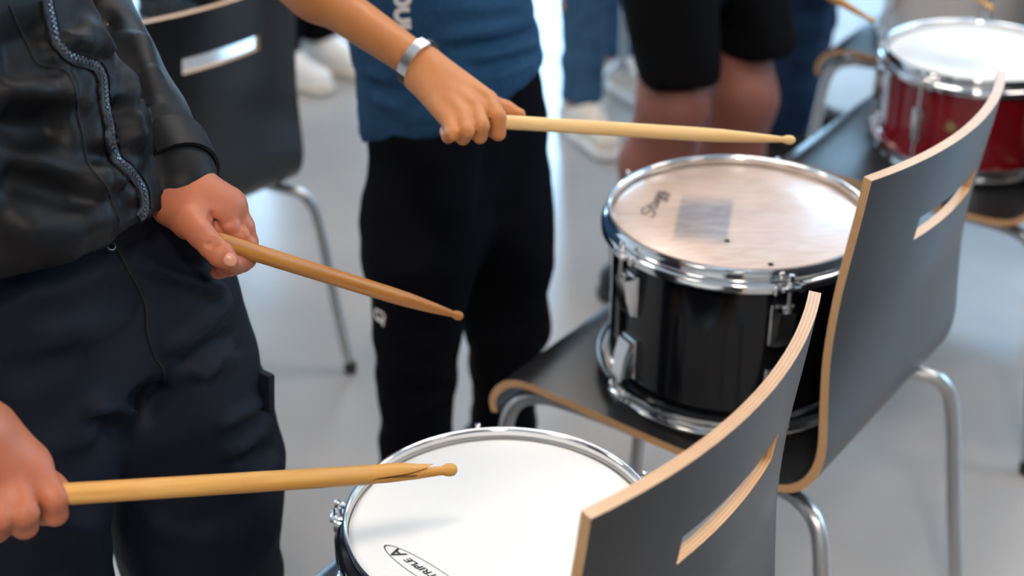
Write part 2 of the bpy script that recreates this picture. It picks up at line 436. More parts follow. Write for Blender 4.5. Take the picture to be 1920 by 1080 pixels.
def make_chair():
    root = empty('plywood_chair', (0, 0, 0))
    shell_mesh(root)
    r = 0.0105
    for s in (-1, 1):
        b = MB(); b.tube([(-0.20, s * 0.165, 0.408), (-0.06, s * 0.168, 0.408), (-0.005, s * 0.180, 0.408), (0.026, s * 0.196, 0.395), (0.043, s * 0.207, 0.345), (0.066, s * 0.217, 0.18), (0.090, s * 0.228, 0.012)], r)
        lg = b.build('leg', M['satin'], root)
        c = MB(); c.lathe([(0.0, 0), (0.013, 0), (0.013, 0.02), (0.0105, 0.026)], 16, M=Matrix.Translation((0.0905, s * 0.2282, 0.0))); c.build('foot_cap', M['rubber'], lg)
        b = MB(); b.tube([(-0.20, s * 0.165, 0.408), (-0.34, s * 0.168, 0.410), (-0.395, s * 0.178, 0.408), (-0.424, s * 0.188, 0.390), (-0.438, s * 0.193, 0.34), (-0.452, s * 0.202, 0.18), (-0.466, s * 0.212, 0.012)], r)
        lg = b.build('leg', M['satin'], root)
        c = MB(); c.lathe([(0.0, 0), (0.013, 0), (0.013, 0.02), (0.0105, 0.026)], 16, M=Matrix.Translation((-0.4665, s * 0.2122, 0.0))); c.build('foot_cap', M['rubber'], lg)
    b = MB()
    for u in (-0.32, -0.11): b.tube([(u, -0.165, 0.405), (u, 0.165, 0.405)], 0.009, smooth=0)
    b.build('seat_rail', M['satin'], root)
    return root

def copy_tree(o, parent=None):
    c = o.copy(); COL.objects.link(c); c.parent = parent
    for ch in list(o.children): copy_tree(ch, c)
    return c

def place_chair(o, near_bend, ang, label, sc=1.0):
    """near_bend: floor position under the bend's near corner; ang: heading of the chair's width axis"""
    wd = np.array([math.cos(ang), math.sin(ang)])
    p = np.array(near_bend) + wd * HALF_W * sc
    o.scale = (sc, sc, sc)
    o.location = (p[0], p[1], 0)
    o.rotation_euler = (0, 0, ang - math.pi / 2)
    tag(o, label, 'chair', 'charcoal plywood chairs')
    return o
chair = make_chair()
CH = [((0.0226, 0.870), R(56.0), 'charcoal plywood chair nearest the camera, holding the white-headed snare drum'),
      ((0.342, 1.442), R(54.0), 'charcoal plywood chair holding the black tom drum'),
      ((0.822, 2.162), R(54.5), 'charcoal plywood chair holding the red drum'),
      ((-0.386 - 0.394 * 0.9 * math.cos(R(48.6)), 2.443 - 0.394 * 0.9 * math.sin(R(48.6))), R(48.6), 'empty charcoal plywood chair behind the person in the black jacket'),
      ((1.03, 2.757), R(57.0), 'charcoal plywood chair farthest back, holding the silver grey drum')]
for i, (nb, an, lb) in enumerate(CH):
    place_chair(chair if i == 0 else copy_tree(chair), nb, an, lb, 0.9 if i == 3 else 1.0)
SEAT_Z = 0.4295 + 0.0055

# ------------------------------------------------------------------ drums
def hoop(parent, name, Rl, ztop, angles, flip=False):
    """triple-flanged steel hoop; Rl = outer radius of the lip"""
    s = -1 if flip else 1
    pr = [(Rl, 0), (Rl - 0.0005, 0.0008), (Rl - 0.0035, 0.0008), (Rl - 0.0050, -0.0005), (Rl - 0.0055, -0.003), (Rl - 0.0055, -0.014), (Rl - 0.0045, -0.0165), (Rl + 0.003, -0.018),
          (Rl + 0.0045, -0.0195), (Rl + 0.0045, -0.027), (Rl + 0.0065, -0.027), (Rl + 0.0068, -0.019), (Rl + 0.0055, -0.0165), (Rl + 0.002, -0.0155), (Rl - 0.0028, -0.0135), (Rl - 0.0030, -0.004), (Rl - 0.0012, -0.0022), (Rl, -0.0015)]
    b = MB()
    b.lathe([(r, ztop + s * z) for r, z in pr], 128, closed=True)
    for a in angles:
        Mx = Matrix.Rotation(a, 4, 'Z') @ Matrix.Translation((Rl + 0.0095, 0, ztop - s * 0.0185))
        b.box(None, (0.015, 0.024, 0.006), bev=0.0022, mat=Mx)
        for q in (-1, 1):
            b.box(None, (0.009, 0.008, 0.013), bev=0.003, mat=Mx @ Matrix.Translation((-0.003, q * 0.016, -s * 0.003)))
    return b.build(name, M['chrome'], parent, deg=50)

def rod(parent, Rl, a, ztop, zlug, flip=False, block=True):
    s = -1 if flip else 1
    b = MB()
    T = Matrix.Rotation(a, 4, 'Z') @ Matrix.Translation((Rl + 0.0105, 0, 0))
    z = ztop - s * 0.0155
    prof = [(0.0, zlug), (0.0027, zlug), (0.0027, z)]
    b.lathe([(0.0, min(zlug, z)), (0.0027, min(zlug, z)), (0.0027, max(zlug, z)), (0.0, max(zlug, z))], 12, M=T)
    b.lathe([(0, z - 0.001), (0.0066, z - 0.001), (0.0066, z + 0.001), (0, z + 0.001)], 20, M=T)
    b.lathe([(0, z), (0.0050, z), (0.0046, z + s * 0.004), (0.0034, z + s * 0.0055), (0, z + s * 0.0055)] if not flip else
            [(0, z + s * 0.0055), (0.0034, z + s * 0.0055), (0.0046, z + s * 0.004), (0.0050, z), (0, z)], 16, M=T)
    b.box(None, (0.0056, 0.0056, 0.010), bev=0.0008, mat=T @ Matrix.Translation((0, 0, z + s * 0.0095)))
    return b.build('tension_rod', M['chrome'], parent, deg=40)

def lug(parent, Rs, a, z, h=0.052, up=1):
    """bridge lug: back plate, faceted body, swivel nut"""
    b = MB()
    T = Matrix.Rotation(a, 4, 'Z') @ Matrix.Translation((Rs, 0, z))
    b.box(None, (0.003, 0.030, h), bev=0.001, mat=T @ Matrix.Translation((0.0015, 0, 0)))
    w = 0.0135
    v = []
    for zz, d, ww in ((-h * 0.46, 0.010, w * 0.9), (up * h * 0.05 - h * 0.1, 0.017, w * 0.8), (h * 0.46, 0.021, w * 0.75)) if up > 0 else ((-h * 0.46, 0.021, w * 0.75), (h * 0.05, 0.017, w * 0.8), (h * 0.46, 0.010, w * 0.9)):
        v += [(0.002, -w, zz), (d, -ww, zz), (d, ww, zz), (0.002, w, zz)]
    f = [(0, 1, 2, 3)[::-1], (8, 9, 10, 11)]
    for q in range(2):
        for k in range(4):
            k2 = (k + 1) % 4; f.append((q * 4 + k, q * 4 + k2, q * 4 + 4 + k2, q * 4 + 4 + k))
    b.add([T @ Vector(p) for p in v], f)
    b.lathe([(0, -0.006), (0.0052, -0.006), (0.0052, 0.004), (0.004, 0.006), (0, 0.006)], 14, M=T @ Matrix.Translation((0.0145, 0, up * h * 0.5)))
    return b.build('lug', M['chrome'], parent, deg=20)

def make_drum(name, loc, Rl, depth, shell_m, head_m, a0, n, label, cat, split_lugs=True, lug_m=None):
    lug_m = lug_m or M['black_satin']
    root = tag(empty(name, loc), label, cat)
    Rs = Rl - 0.0085
    zb, zt = 0.0, depth
    b = MB()
    b.lathe([(Rs, zb + 0.010), (Rs, zt - 0.010)], 128)
    b.f, b.m = b.f[:-2], b.m[:-2]
    b.lathe([(Rs - 0.006, zt - 0.010), (Rs - 0.006, zb + 0.010)], 128)
    b.f, b.m = b.f[:-2], b.m[:-2]
    b.build('shell', shell_m, root)
    ang = [a0 + 2 * math.pi * k / n for k in range(n)]
    hoop(root, 'top_hoop', Rl, zt, ang)
    hoop(root, 'bottom_hoop', Rl, zb, ang, flip=True)
    b = MB(); zh = zt - 0.0085
    b.lathe([(0, zh), (Rl * 0.5, zh), (Rl - 0.016, zh), (Rl - 0.012, zh - 0.0008), (Rl - 0.0062, zh - 0.004), (Rl - 0.0060, zh - 0.008)], 128)
    b.f, b.m = b.f[:-1], b.m[:-1]
    b.build('drumhead', head_m, root)
    b = MB(); b.lathe([(Rl - 0.0058, 0.012), (Rl - 0.012, 0.009), (0, 0.009)], 96); b.f, b.m = b.f[:-1], b.m[:-1]
    b.build('bottom_head', M['head_white'], root)
    for a in ang:
        h = min(0.056, depth * 0.26)
        if split_lugs:
            z1, z2 = zt - 0.050 - h / 2, zb + 0.042 + h / 2
            lug(root, Rs, a, z1, h, 1); lug(root, Rs, a, z2, h, -1)
            rod(root, Rl, a, zt, z1 + h / 2); rod(root, Rl, a, zb, z2 - h / 2, True)
        else:
            b = MB(); T = Matrix.Rotation(a, 4, 'Z') @ Matrix.Translation((Rs, 0, depth / 2))
            b.box(None, (0.024, 0.018, depth * 0.34), bev=0.006, mat=T @ Matrix.Translation((0.012, 0, 0)))
            b.build('lug', lug_m, root)
            rod(root, Rl, a, zt, depth / 2 + depth * 0.16); rod(root, Rl, a, zb, depth / 2 - depth * 0.16, True)
    return root, zh

SN_C = np.array([-0.0115, 1.232]); SN_R, SN_TOP = 0.1625, 0.5586
SB = SEAT_Z + 0.0005
snare, sn_zh = make_drum('snare_drum', (SN_C[0], SN_C[1], SB), SN_R, SN_TOP - SB, M['black_gloss'], M['head_white'], R(171), 5,
                         'black snare drum with a clean white head on the nearest chair', 'drum', split_lugs=False)
TM_C = np.array([0.2906, 1.7188]); TM_R, TM_TOP = 0.1696, 0.674
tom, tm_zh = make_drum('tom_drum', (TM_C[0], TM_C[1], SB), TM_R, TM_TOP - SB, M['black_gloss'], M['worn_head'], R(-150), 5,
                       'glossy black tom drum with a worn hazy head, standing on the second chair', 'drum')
RD_C = np.array([0.81, 2.47])
red, rd_zh = make_drum('tom_drum', (RD_C[0], RD_C[1], SB), 0.16, 0.62 - SB, M['red_wrap'], M['head_white'], R(-137), 5,
                       'deep red drum with a bright white head at the right edge', 'drum', split_lugs=False, lug_m=M['chrome'])
b = MB(); b.lathe([(0, 0), (0.010, 0), (0.009, 0.002), (0, 0.002)], 24, M=Matrix.Rotation(R(-118), 4, 'Z') @ Matrix.Translation((0.1515, 0, 0.095)) @ Matrix.Rotation(R(90), 4, 'Y'))
b.build('badge', M['brass'], red)
GD_C = np.array([0.935, 3.03])
grey, _ = make_drum('tom_drum', (GD_C[0], GD_C[1], SB), 0.16, 0.27, M['grey_wrap'], M['head_white'], R(-160), 5,
                    'silver grey drum on the farthest chair behind the red drum', 'drum', split_lugs=False, lug_m=M['chrome'])

# printed oval logo on the snare head: TRIPLE A
def text_mesh(s, size, shear=0.0):
    cu = bpy.data.curves.new('text', 'FONT'); cu.body = s; cu.size = size; cu.shear = shear
    cu.extrude = 0.0; cu.offset = 0.022 * size
    o = bpy.data.objects.new('text', cu); COL.objects.link(o)
    dg = bpy.context.evaluated_depsgraph_get(); dg.update()
    me = o.evaluated_get(dg).to_mesh()
    v = [Vector(q.co) for q in me.vertices]; f = [tuple(p.vertices) for p in me.polygons]
    o.evaluated_get(dg).to_mesh_clear(); bpy.data.objects.remove(o); bpy.data.curves.remove(cu)
    return v, f
def ring_print(b, a_out, b_out, a_in, b_in, dx, dy, T, n=96):
    v, f = [], []
    for k in range(n):
        t = 2 * math.pi * k / n
        v.append(T @ Vector((a_out * math.cos(t), b_out * math.sin(t), 0))); v.append(T @ Vector((dx + a_in * math.cos(t), dy + b_in * math.sin(t), 0)))
    for k in range(n):
        j = (k + 1) % n; f.append((2 * k, 2 * j, 2 * j + 1, 2 * k + 1))
    b.add(v, f)
zl = SB + sn_zh
pa, pc = atz(721, 1023, zl), atz(800, 1073, zl)
rd = Vector((pa[0] - pc[0], pa[1] - pc[1], 0)); half = rd.length; rd.normalize()
upd = Vector((-rd.y, rd.x, 0))
base = Vector((pc[0] - SN_C[0], pc[1] - SN_C[1], sn_zh + 0.0004))
T = Matrix(((rd.x, upd.x, 0, base.x), (rd.y, upd.y, 0, base.y), (0, 0, 1, base.z), (0, 0, 0, 1)))
b = MB()
ring_print(b, half, half * 0.185, half * 0.965, half * 0.174, 0.0, 0.0, T)
v, f = text_mesh('TRIPLE', half * 0.155, 0.25)
wid = max(p.x for p in v)
b.add([T @ Vector((p.x * 1.5 - wid * 1.5 + half * 0.50, p.y - half * 0.055, 0.0001)) for p in v], f)
v, f = text_mesh('A', half * 0.27, 0.3)
b.add([T @ Vector((p.x * 1.3 + half * 0.55, p.y - half * 0.09, 0.0001)) for p in v], f)
b.build('head_logo', M['ink'], snare, smooth=False)['label'] = 'oval printed logo reading TRIPLE A'

# handwriting-style script on the tom head: Stagg
def strokes_print(parent, name, m, strokes, w, T):
    b = MB()
    for st in strokes:
        P = catmull([(x, y, 0) for x, y in st], 6)
        v, f = [], []
        for i, p in enumerate(P):
            t = (P[min(i + 1, len(P) - 1)] - P[max(i - 1, 0)]).normalized(); n = Vector((-t.y, t.x, 0))
            v += [T @ (p + n * w), T @ (p - n * w)]
        for i in range(len(P) - 1): f.append((2 * i, 2 * i + 1, 2 * i + 3, 2 * i + 2))
        b.add(v, f)
    return b.build(name, m, parent, smooth=False)
zl = SB + tm_zh
pa, pb = atz(1226, 406, zl), atz(1246, 362, zl)
rd = Vector((pb[0] - pa[0], pb[1] - pa[1], 0)); Lt = rd.length; rd.normalize(); upd = Vector((-rd.y, rd.x, 0))
T = Matrix(((rd.x * Lt, upd.x * Lt * 0.5, 0, pa[0] - TM_C[0]), (rd.y * Lt, upd.y * Lt * 0.5, 0, pa[1] - TM_C[1]), (0, 0, 1, tm_zh + 0.0005), (0, 0, 0, 1)))
stagg = [[(0.30, 0.42), (0.20, 0.50), (0.06, 0.42), (0.08, 0.30), (0.22, 0.18), (0.16, 0.03), (0.0, 0.0), (-0.06, 0.1)],
         [(0.40, 0.45), (0.34, 0.15), (0.38, 0.02), (0.46, 0.08)], [(0.28, 0.26), (0.50, 0.30)],
         [(0.60, 0.22), (0.52, 0.24), (0.48, 0.12), (0.53, 0.03), (0.60, 0.14), (0.62, 0.22), (0.60, 0.06), (0.66, 0.05)],
         [(0.80, 0.22), (0.72, 0.24), (0.68, 0.12), (0.74, 0.04), (0.80, 0.16), (0.82, 0.22), (0.79, -0.14), (0.70, -0.22), (0.66, -0.14), (0.84, 0.04)],
         [(1.0, 0.22), (0.92, 0.24), (0.88, 0.12), (0.94, 0.04), (1.0, 0.16), (1.02, 0.22), (0.99, -0.14), (0.90, -0.22), (0.86, -0.14), (1.06, 0.06)]]
strokes_print(tom, 'head_script', M['brown_ink'], stagg, 0.026, T)['label'] = 'small dark script on the drumhead'
for (bx_, by_) in ((1363, 452), (1445, 496)):
    p = atz(bx_, by_, zl); bolt = MB()
    bolt.lathe([(0.004, tm_zh + 0.0004), (0.0028, tm_zh + 0.0004)], 20, M=Matrix.Translation((p[0] - TM_C[0], p[1] - TM_C[1], 0)))
    bolt.build('worn_spot', M['grey_cloth'], tom, smooth=False)

# ------------------------------------------------------------------ drumsticks (top-level meshes; axis = local z, tip at z = 0 pointing +z)
def stick_profile(L=0.395, r=0.0076, bead=0.0052):
    return [(0.0, -L), (r * 0.75, -L), (r * 0.97, -L + 0.004), (r, -L + 0.012), (r, -0.115), (r * 0.93, -0.085), (r * 0.72, -0.050), (r * 0.48, -0.021), (0.0033, -0.0155),
            (0.0036, -0.0135), (bead * 0.92, -0.0105), (bead, -0.0070), (bead * 0.9, -0.0030), (bead * 0.5, -0.0004), (0.0, 0.0)]
def axis_matrix(tip, butt):
    z = (Vector(tip) - Vector(butt)).normalized()
    x = Vector((0, 0, 1)) - z * z.z; x.normalize()      # local x looks up
    y = z.cross(x)
    return Matrix(((x.x, y.x, z.x, tip[0]), (x.y, y.y, z.y, tip[1]), (x.z, y.z, z.z, tip[2]), (0, 0, 0, 1)))
def make_stick(tip, toward, m, label, L=0.395, r=0.0076, split=False):
    b = MB()
    pr = stick_profile(L, r)
    if not split:
        b.lathe(pr, 28)
    else:
        # whole shaft up to the break, a thin lower core carrying the tip, a lifted splinter above it
        b.lathe([(0, -L), (r * 0.75, -L), (r * 0.97, -L + 0.004), (r, -L + 0.012), (r, -0.088), (r * 0.6, -0.082), (0, -0.079)], 28)
        core = [(0.0, -0.125, 0), (0.0062, -0.10, -0.0024), (0.0058, -0.07, -0.0029), (0.0050, -0.04, -0.0020), (0.0042, -0.0170, -0.0006), (0.0044, -0.0145, -0.0004), (0.0057, -0.0110, 0), (0.0062, -0.0070, 0), (0.0055, -0.0028, 0), (0.0030, -0.0004, 0), (0.0, 0.0, 0)]
        n = 24; v, f = [], []
        for r_, z_, ox in core:
            for k in range(n):
                a = 2 * math.pi * k / n; v.append((r_ * math.cos(a) + ox, r_ * math.sin(a), z_))
        for i in range(len(core) - 1):
            for k in range(n): f.append((i * n + k, i * n + (k + 1) % n, (i + 1) * n + (k + 1) % n, (i + 1) * n + k))
        b.add(v, f)
        spl = [(-0.105, r, -0.001), (-0.085, r * 1.0, 0.0014), (-0.065, r * 0.95, 0.0030), (-0.05, r * 0.8, 0.0040), (-0.038, r * 0.5, 0.0052), (-0.030, r * 0.18, 0.0064), (-0.026, 0.0003, 0.0070)]
        v, f = [], []; n = 14
        for z_, r_, lo in spl:
            for k in range(n):       # half-moon section: round back, flat split face
                a = math.pi * (k / (n - 4)) - math.pi / 2 if k <= n - 4 else None
                if a is not None: v.append((max(lo, 0.0) + max(r_ * 0.9 - max(lo, 0.0) * 0.5, 0.0006) * math.cos(a), r_ * math.sin(a), z_))
                else:
                    q = (k - (n - 4)) / 4; v.append((lo, r_ * (1 - 2 * q), z_))
        for i in range(len(spl) - 1):
            for k in range(n): f.append((i * n + k, i * n + (k + 1) % n, (i + 1) * n + (k + 1) % n, (i + 1) * n + k))
        f.append(tuple((len(spl) - 1) * n + k for k in range(n)))
        b.add(v, f)
        b.box((-0.0004, 0.0042, -0.066), (0.0008, 0.0040, 0.046), m=1)
    o = b.build('drumstick', [m, M['split_wood']], deg=50)
    o.matrix_world = axis_matrix(tip, toward)
    tag(o, label, 'drumstick', 'drumsticks')
    return o
TIP1, GRIP1 = pt(856, 880, 1.37), pt(112, 927, 1.19)
TIP2, GRIP2 = pt(866, 594, 1.60), pt(428, 458, 1.352)
TIP3, GRIP3 = pt(1491, 263, 1.66), pt(948, 229, 1.62)
def extend(tip, grip, L): t, g = Vector(tip), Vector(grip); return t + (g - t).normalized() * L
vis = lambda t, g: float(np.linalg.norm(np.array(t) - np.array(g)))
make_stick(TIP1, GRIP1, M['hickory'], 'splintered wooden drumstick over the white snare head', L=vis(TIP1, GRIP1) + 0.010, r=0.0089, split=True)
make_stick(TIP2, GRIP2, M['hickory_dark'], 'brown wooden drumstick in the hand below the black cuff', L=vis(TIP2, GRIP2) + 0.016, r=0.0082)
make_stick(TIP3, GRIP3, M['maple'], 'pale wooden drumstick held above the black tom drum', L=0.385, r=0.0078)

# ------------------------------------------------------------------ sculpting: signed distance shapes -> surface mesh
BIG = 0.15
class Sculpt:
    grow = 1.0
    def __init__(self, lo, hi, vox):
        self.lo = np.array(lo, float); self.vox = vox
        self.n = np.maximum(np.ceil((np.array(hi, float) - self.lo) / vox).astype(int) + 1, 4)
        self.G = np.full(self.n, BIG, np.float32)
    def _sub(self, lo, hi):
        a = np.clip(np.floor((np.array(lo) - self.lo) / self.vox).astype(int), 0, self.n - 1)
        b = np.clip(np.ceil((np.array(hi) - self.lo) / self.vox).astype(int) + 1, 1, self.n)
        if np.any(b <= a): return None, None
        ax = [self.lo[i] + self.vox * np.arange(a[i], b[i]) for i in range(3)]
        X, Y, Z = np.meshgrid(*ax, indexing='ij', sparse=True)
        return (slice(a[0], b[0]), slice(a[1], b[1]), slice(a[2], b[2])), (X, Y, Z)
    def _join(self, sl, d, k):
        g = self.G[sl]
        if k > 0:
            h = np.maximum(k - np.abs(g - d), 0) / k
            self.G[sl] = np.minimum(g, d) - h * h * k * 0.25
        else:
            self.G[sl] = np.minimum(g, d)
    def cone(self, a, b, ra, rb, k=0.006, flat=None):
        a, b = np.array(a, float), np.array(b, float)
        ra, rb = ra * self.grow, rb * self.grow; m = max(ra, rb) + k + 3 * self.vox
        sl, P = self._sub(np.minimum(a, b) - m, np.maximum(a, b) + m)
        if sl is None: return self
        X, Y, Z = P[0] - a[0], P[1] - a[1], P[2] - a[2]
        u = b - a; L2 = max(float(u @ u), 1e-12)
        t = np.clip((X * u[0] + Y * u[1] + Z * u[2]) / L2, 0, 1)
        dx, dy, dz = X - t * u[0], Y - t * u[1], Z - t * u[2]
        if flat is not None:
            n, q = np.array(flat[0], float), flat[1]; n /= np.linalg.norm(n)
            s = dx * n[0] + dy * n[1] + dz * n[2]
            d = np.sqrt(dx * dx + dy * dy + dz * dz + s * s * (1 / q ** 2 - 1))
        else:
            d = np.sqrt(dx * dx + dy * dy + dz * dz)
        self._join(sl, (d - (ra + (rb - ra) * t)).astype(np.float32), k)
        return self
    def chain(self, pts, rads, k=0.004):
        for i in range(len(pts) - 1): self.cone(pts[i], pts[i + 1], rads[i], rads[i + 1], k)
        return self
    def ball(self, c, r, k=0.006, rot=None):
        r = np.array([r] * 3 if np.isscalar(r) else r, float); c = np.array(c, float)
        m = r.max() + k + 3 * self.vox
        sl, P = self._sub(c - m, c + m)
        if sl is None: return self
        X, Y, Z = P[0] - c[0], P[1] - c[1], P[2] - c[2]
        if rot is not None:
            Rm = np.array(rot)       # rows = local axes
            X, Y, Z = [Rm[i][0] * X + Rm[i][1] * Y + Rm[i][2] * Z for i in range(3)]
        d = (np.sqrt((X / r[0]) ** 2 + (Y / r[1]) ** 2 + (Z / r[2]) ** 2) - 1) * r.min()
        self._join(sl, d.astype(np.float32), k)
        return self
    def column(self, rows, yaw, k=0.02, power=2.0):
        """upright body: rows of (z, cx, cy, half width, half depth); yaw = heading of the front"""
        rows = sorted(rows); z, cx, cy, A, B = [np.array(q, float) for q in zip(*rows)]
        m = A.max() + k + 3 * self.vox
        sl, P = self._sub((cx.min() - m, cy.min() - m, z[0] - 0.02), (cx.max() + m, cy.max() + m, z[-1] + 0.02))
        X, Y, Z = P
        Zf = Z.ravel(); zi = np.linspace(z[0], z[-1], 200)
        def sm(q):
            r = np.interp(zi, z, q); w = 9
            r = np.convolve(np.pad(r, w, mode='edge'), np.ones(2 * w + 1) / (2 * w + 1), 'valid')
            return np.interp(Zf, zi, r)[None, None, :]
        CX, CY, a, b = sm(cx), sm(cy), sm(A), sm(B)
        f = (math.cos(yaw), math.sin(yaw)); l = (-f[1], f[0])
        p = (X - CX) * l[0] + (Y - CY) * l[1]; q = (X - CX) * f[0] + (Y - CY) * f[1]
        e = ((np.abs(p) / a) ** power + (np.abs(q) / b) ** power) ** (1 / power)
        d = (e - 1) * np.minimum(a, b)
        d = np.maximum(d, np.maximum(z[0] - Z, Z - z[-1]))
        self._join(sl, d.astype(np.float32), k)
        return self
    def cut(self, p, n):
        """remove everything on the +n side of the plane"""
        p, n = np.array(p, float), np.array(n, float); n /= np.linalg.norm(n)
        sl, (X, Y, Z) = self._sub(self.lo, self.lo + self.vox * self.n)
        d = (X - p[0]) * n[0] + (Y - p[1]) * n[1] + (Z - p[2]) * n[2]
        self.G[sl] = np.maximum(self.G[sl], d.astype(np.float32))
        return self
    def carve(self, a, b, r, k=0.004):
        a, b = np.array(a, float), np.array(b, float); m = r + k + 3 * self.vox
        sl, P = self._sub(np.minimum(a, b) - m, np.maximum(a, b) + m)
        X, Y, Z = P[0] - a[0], P[1] - a[1], P[2] - a[2]; u = b - a; L2 = max(float(u @ u), 1e-12)
        t = np.clip((X * u[0] + Y * u[1] + Z * u[2]) / L2, 0, 1)
        d = r - np.sqrt((X - t * u[0]) ** 2 + (Y - t * u[1]) ** 2 + (Z - t * u[2]) ** 2)
        g = self.G[sl]; h = np.maximum(k - np.abs(g - d), 0) / k
        self.G[sl] = (np.maximum(g, d) + h * h * k * 0.25).astype(np.float32)
        return self
    def mesh(self, smooth=2):
        G = self.G; n = G.shape
        for ax in range(3):
            s = [slice(None)] * 3
            s[ax] = 0; G[tuple(s)] = np.maximum(G[tuple(s)], 1e-4); s[ax] = -1; G[tuple(s)] = np.maximum(G[tuple(s)], 1e-4)
        S = G < 0
        cs = [(i, j, k) for i in (0, 1) for j in (0, 1) for k in (0, 1)]
        cnt = sum(S[i:n[0] - 1 + i, j:n[1] - 1 + j, k:n[2] - 1 + k].astype(np.int8) for i, j, k in cs)
        idx = np.argwhere((cnt > 0) & (cnt < 8))
        val = np.stack([G[idx[:, 0] + i, idx[:, 1] + j, idx[:, 2] + k] for i, j, k in cs], 1).astype(float)
        acc = np.zeros((len(idx), 3)); num = np.zeros(len(idx))
        C = np.array(cs, float)
        for a in range(8):
            for b in range(a + 1, 8):
                if np.abs(C[a] - C[b]).sum() != 1: continue
                msk = (val[:, a] < 0) != (val[:, b] < 0)
                t = val[msk, a] / (val[msk, a] - val[msk, b])
                acc[msk] += C[a] + t[:, None] * (C[b] - C[a]); num[msk] += 1
        V = self.lo + self.vox * (idx + acc / num[:, None])
        ID = np.full([q - 1 for q in n], -1, np.int64); ID[idx[:, 0], idx[:, 1], idx[:, 2]] = np.arange(len(idx))
        F = []
        for ax in range(3):
            o1, o2 = (ax + 1) % 3, (ax + 2) % 3
            sa = [slice(None)] * 3; sb = [slice(None)] * 3; sa[ax] = slice(0, n[ax] - 1); sb[ax] = slice(1, n[ax])
            ch = np.argwhere(S[tuple(sa)] != S[tuple(sb)])
            ch = ch[(ch[:, o1] > 0) & (ch[:, o2] > 0) & (ch[:, o1] < n[o1] - 1) & (ch[:, o2] < n[o2] - 1)]
            pos = S[ch[:, 0], ch[:, 1], ch[:, 2]]
            q = []
            for d1, d2 in ((1, 1), (0, 1), (0, 0), (1, 0)):
                e = ch.copy(); e[:, o1] -= d1; e[:, o2] -= d2; q.append(ID[e[:, 0], e[:, 1], e[:, 2]])
            q = np.stack(q, 1); q[~pos] = q[~pos][:, ::-1]
            F.append(q)
        F = np.concatenate(F); F = F[(F >= 0).all(1)]
        E = np.concatenate([F[:, [0, 1]], F[:, [1, 2]], F[:, [2, 3]], F[:, [3, 0]]])
        deg = np.bincount(E[:, 0], minlength=len(V)) + np.bincount(E[:, 1], minlength=len(V))
        for it in range(smooth):
            A = np.zeros_like(V)
            for c in range(3):
                A[:, c] = np.bincount(E[:, 0], V[E[:, 1], c], len(V)) + np.bincount(E[:, 1], V[E[:, 0], c], len(V))
            V = V * 0.45 + 0.55 * A / np.maximum(deg, 1)[:, None]
        return V, F

class Grown(Sculpt):
    grow = 1.07

def normals(V, F):
    N = np.zeros_like(V)
    fn = np.cross(V[F[:, 2]] - V[F[:, 0]], V[F[:, 3]] - V[F[:, 1]])
    for k in range(4):
        for c in range(3): N[:, c] += np.bincount(F[:, k], fn[:, c], len(V))
    return N / np.maximum(np.linalg.norm(N, axis=1), 1e-12)[:, None]

def wrinkle(V, F, amp, scale, seed=0.0, octave=2):
    N = normals(V, F)
    h = np.array([noise.fractal(Vector((p[0] * scale[0] + seed, p[1] * scale[1], p[2] * scale[2])), 0.7, 2.0, octave) for p in V])
    return V + N * (h * amp)[:, None]

def hit(bvh, px, py):
    r = Vector(ray(px, py)).normalized()
    p, n, i, d = bvh.ray_cast(Vector(EYE), r)
    return (p, n) if p is not None else (None, None)

def folds(V, F, strokes):
    """raise or sink soft creases along lines lying on the cloth: (points, amount, width)"""
    bvh = BVHTree.FromPolygons([tuple(p) for p in V], [tuple(int(i) for i in q) for q in F])
    N = normals(V, F); D = np.zeros(len(V))
    for pts, amp, w in strokes:
        P = []
        for (px, py) in pts:
            p, n = hit(bvh, px, py)
            if p is not None: P.append(np.array(p))
        if len(P) < 2: continue
        P = np.array([np.array(q) for q in catmull([tuple(p) for p in P], 5)])
        lo, hi = P.min(0) - 3 * w, P.max(0) + 3 * w
        idx = np.where(((V > lo) & (V < hi)).all(1))[0]
        best = np.full(len(idx), 1e9); tt = np.zeros(len(idx))
        for i in range(len(P) - 1):
            u = P[i + 1] - P[i]; L2 = max(u @ u, 1e-12)
            t = np.clip(((V[idx] - P[i]) @ u) / L2, 0, 1)
            d = np.linalg.norm(V[idx] - P[i] - t[:, None] * u, axis=1)
            m = d < best; best[m] = d[m]; tt[m] = (i + t[m]) / (len(P) - 1)
        fade = np.clip(np.minimum(tt, 1 - tt) * 5, 0.0, 1) * 0.85 + 0.15
        D[idx] += amp * np.exp(-(best / w) ** 2) * fade
    return V + N * D[:, None]

def cloth(name, V, F, m, parent):
    o = np.array(parent.matrix_world.translation) if parent else np.zeros(3)
    o = np.array(parent_origin(parent))
    return link(name, V - o, F, m, parent)
def parent_origin(p):
    o = Vector((0, 0, 0))
    while p: o += p.location; p = p.parent
    return o
def bvh_of(V, F): return BVHTree.FromPolygons([tuple(p) for p in V], [tuple(int(i) for i in q) for q in F])

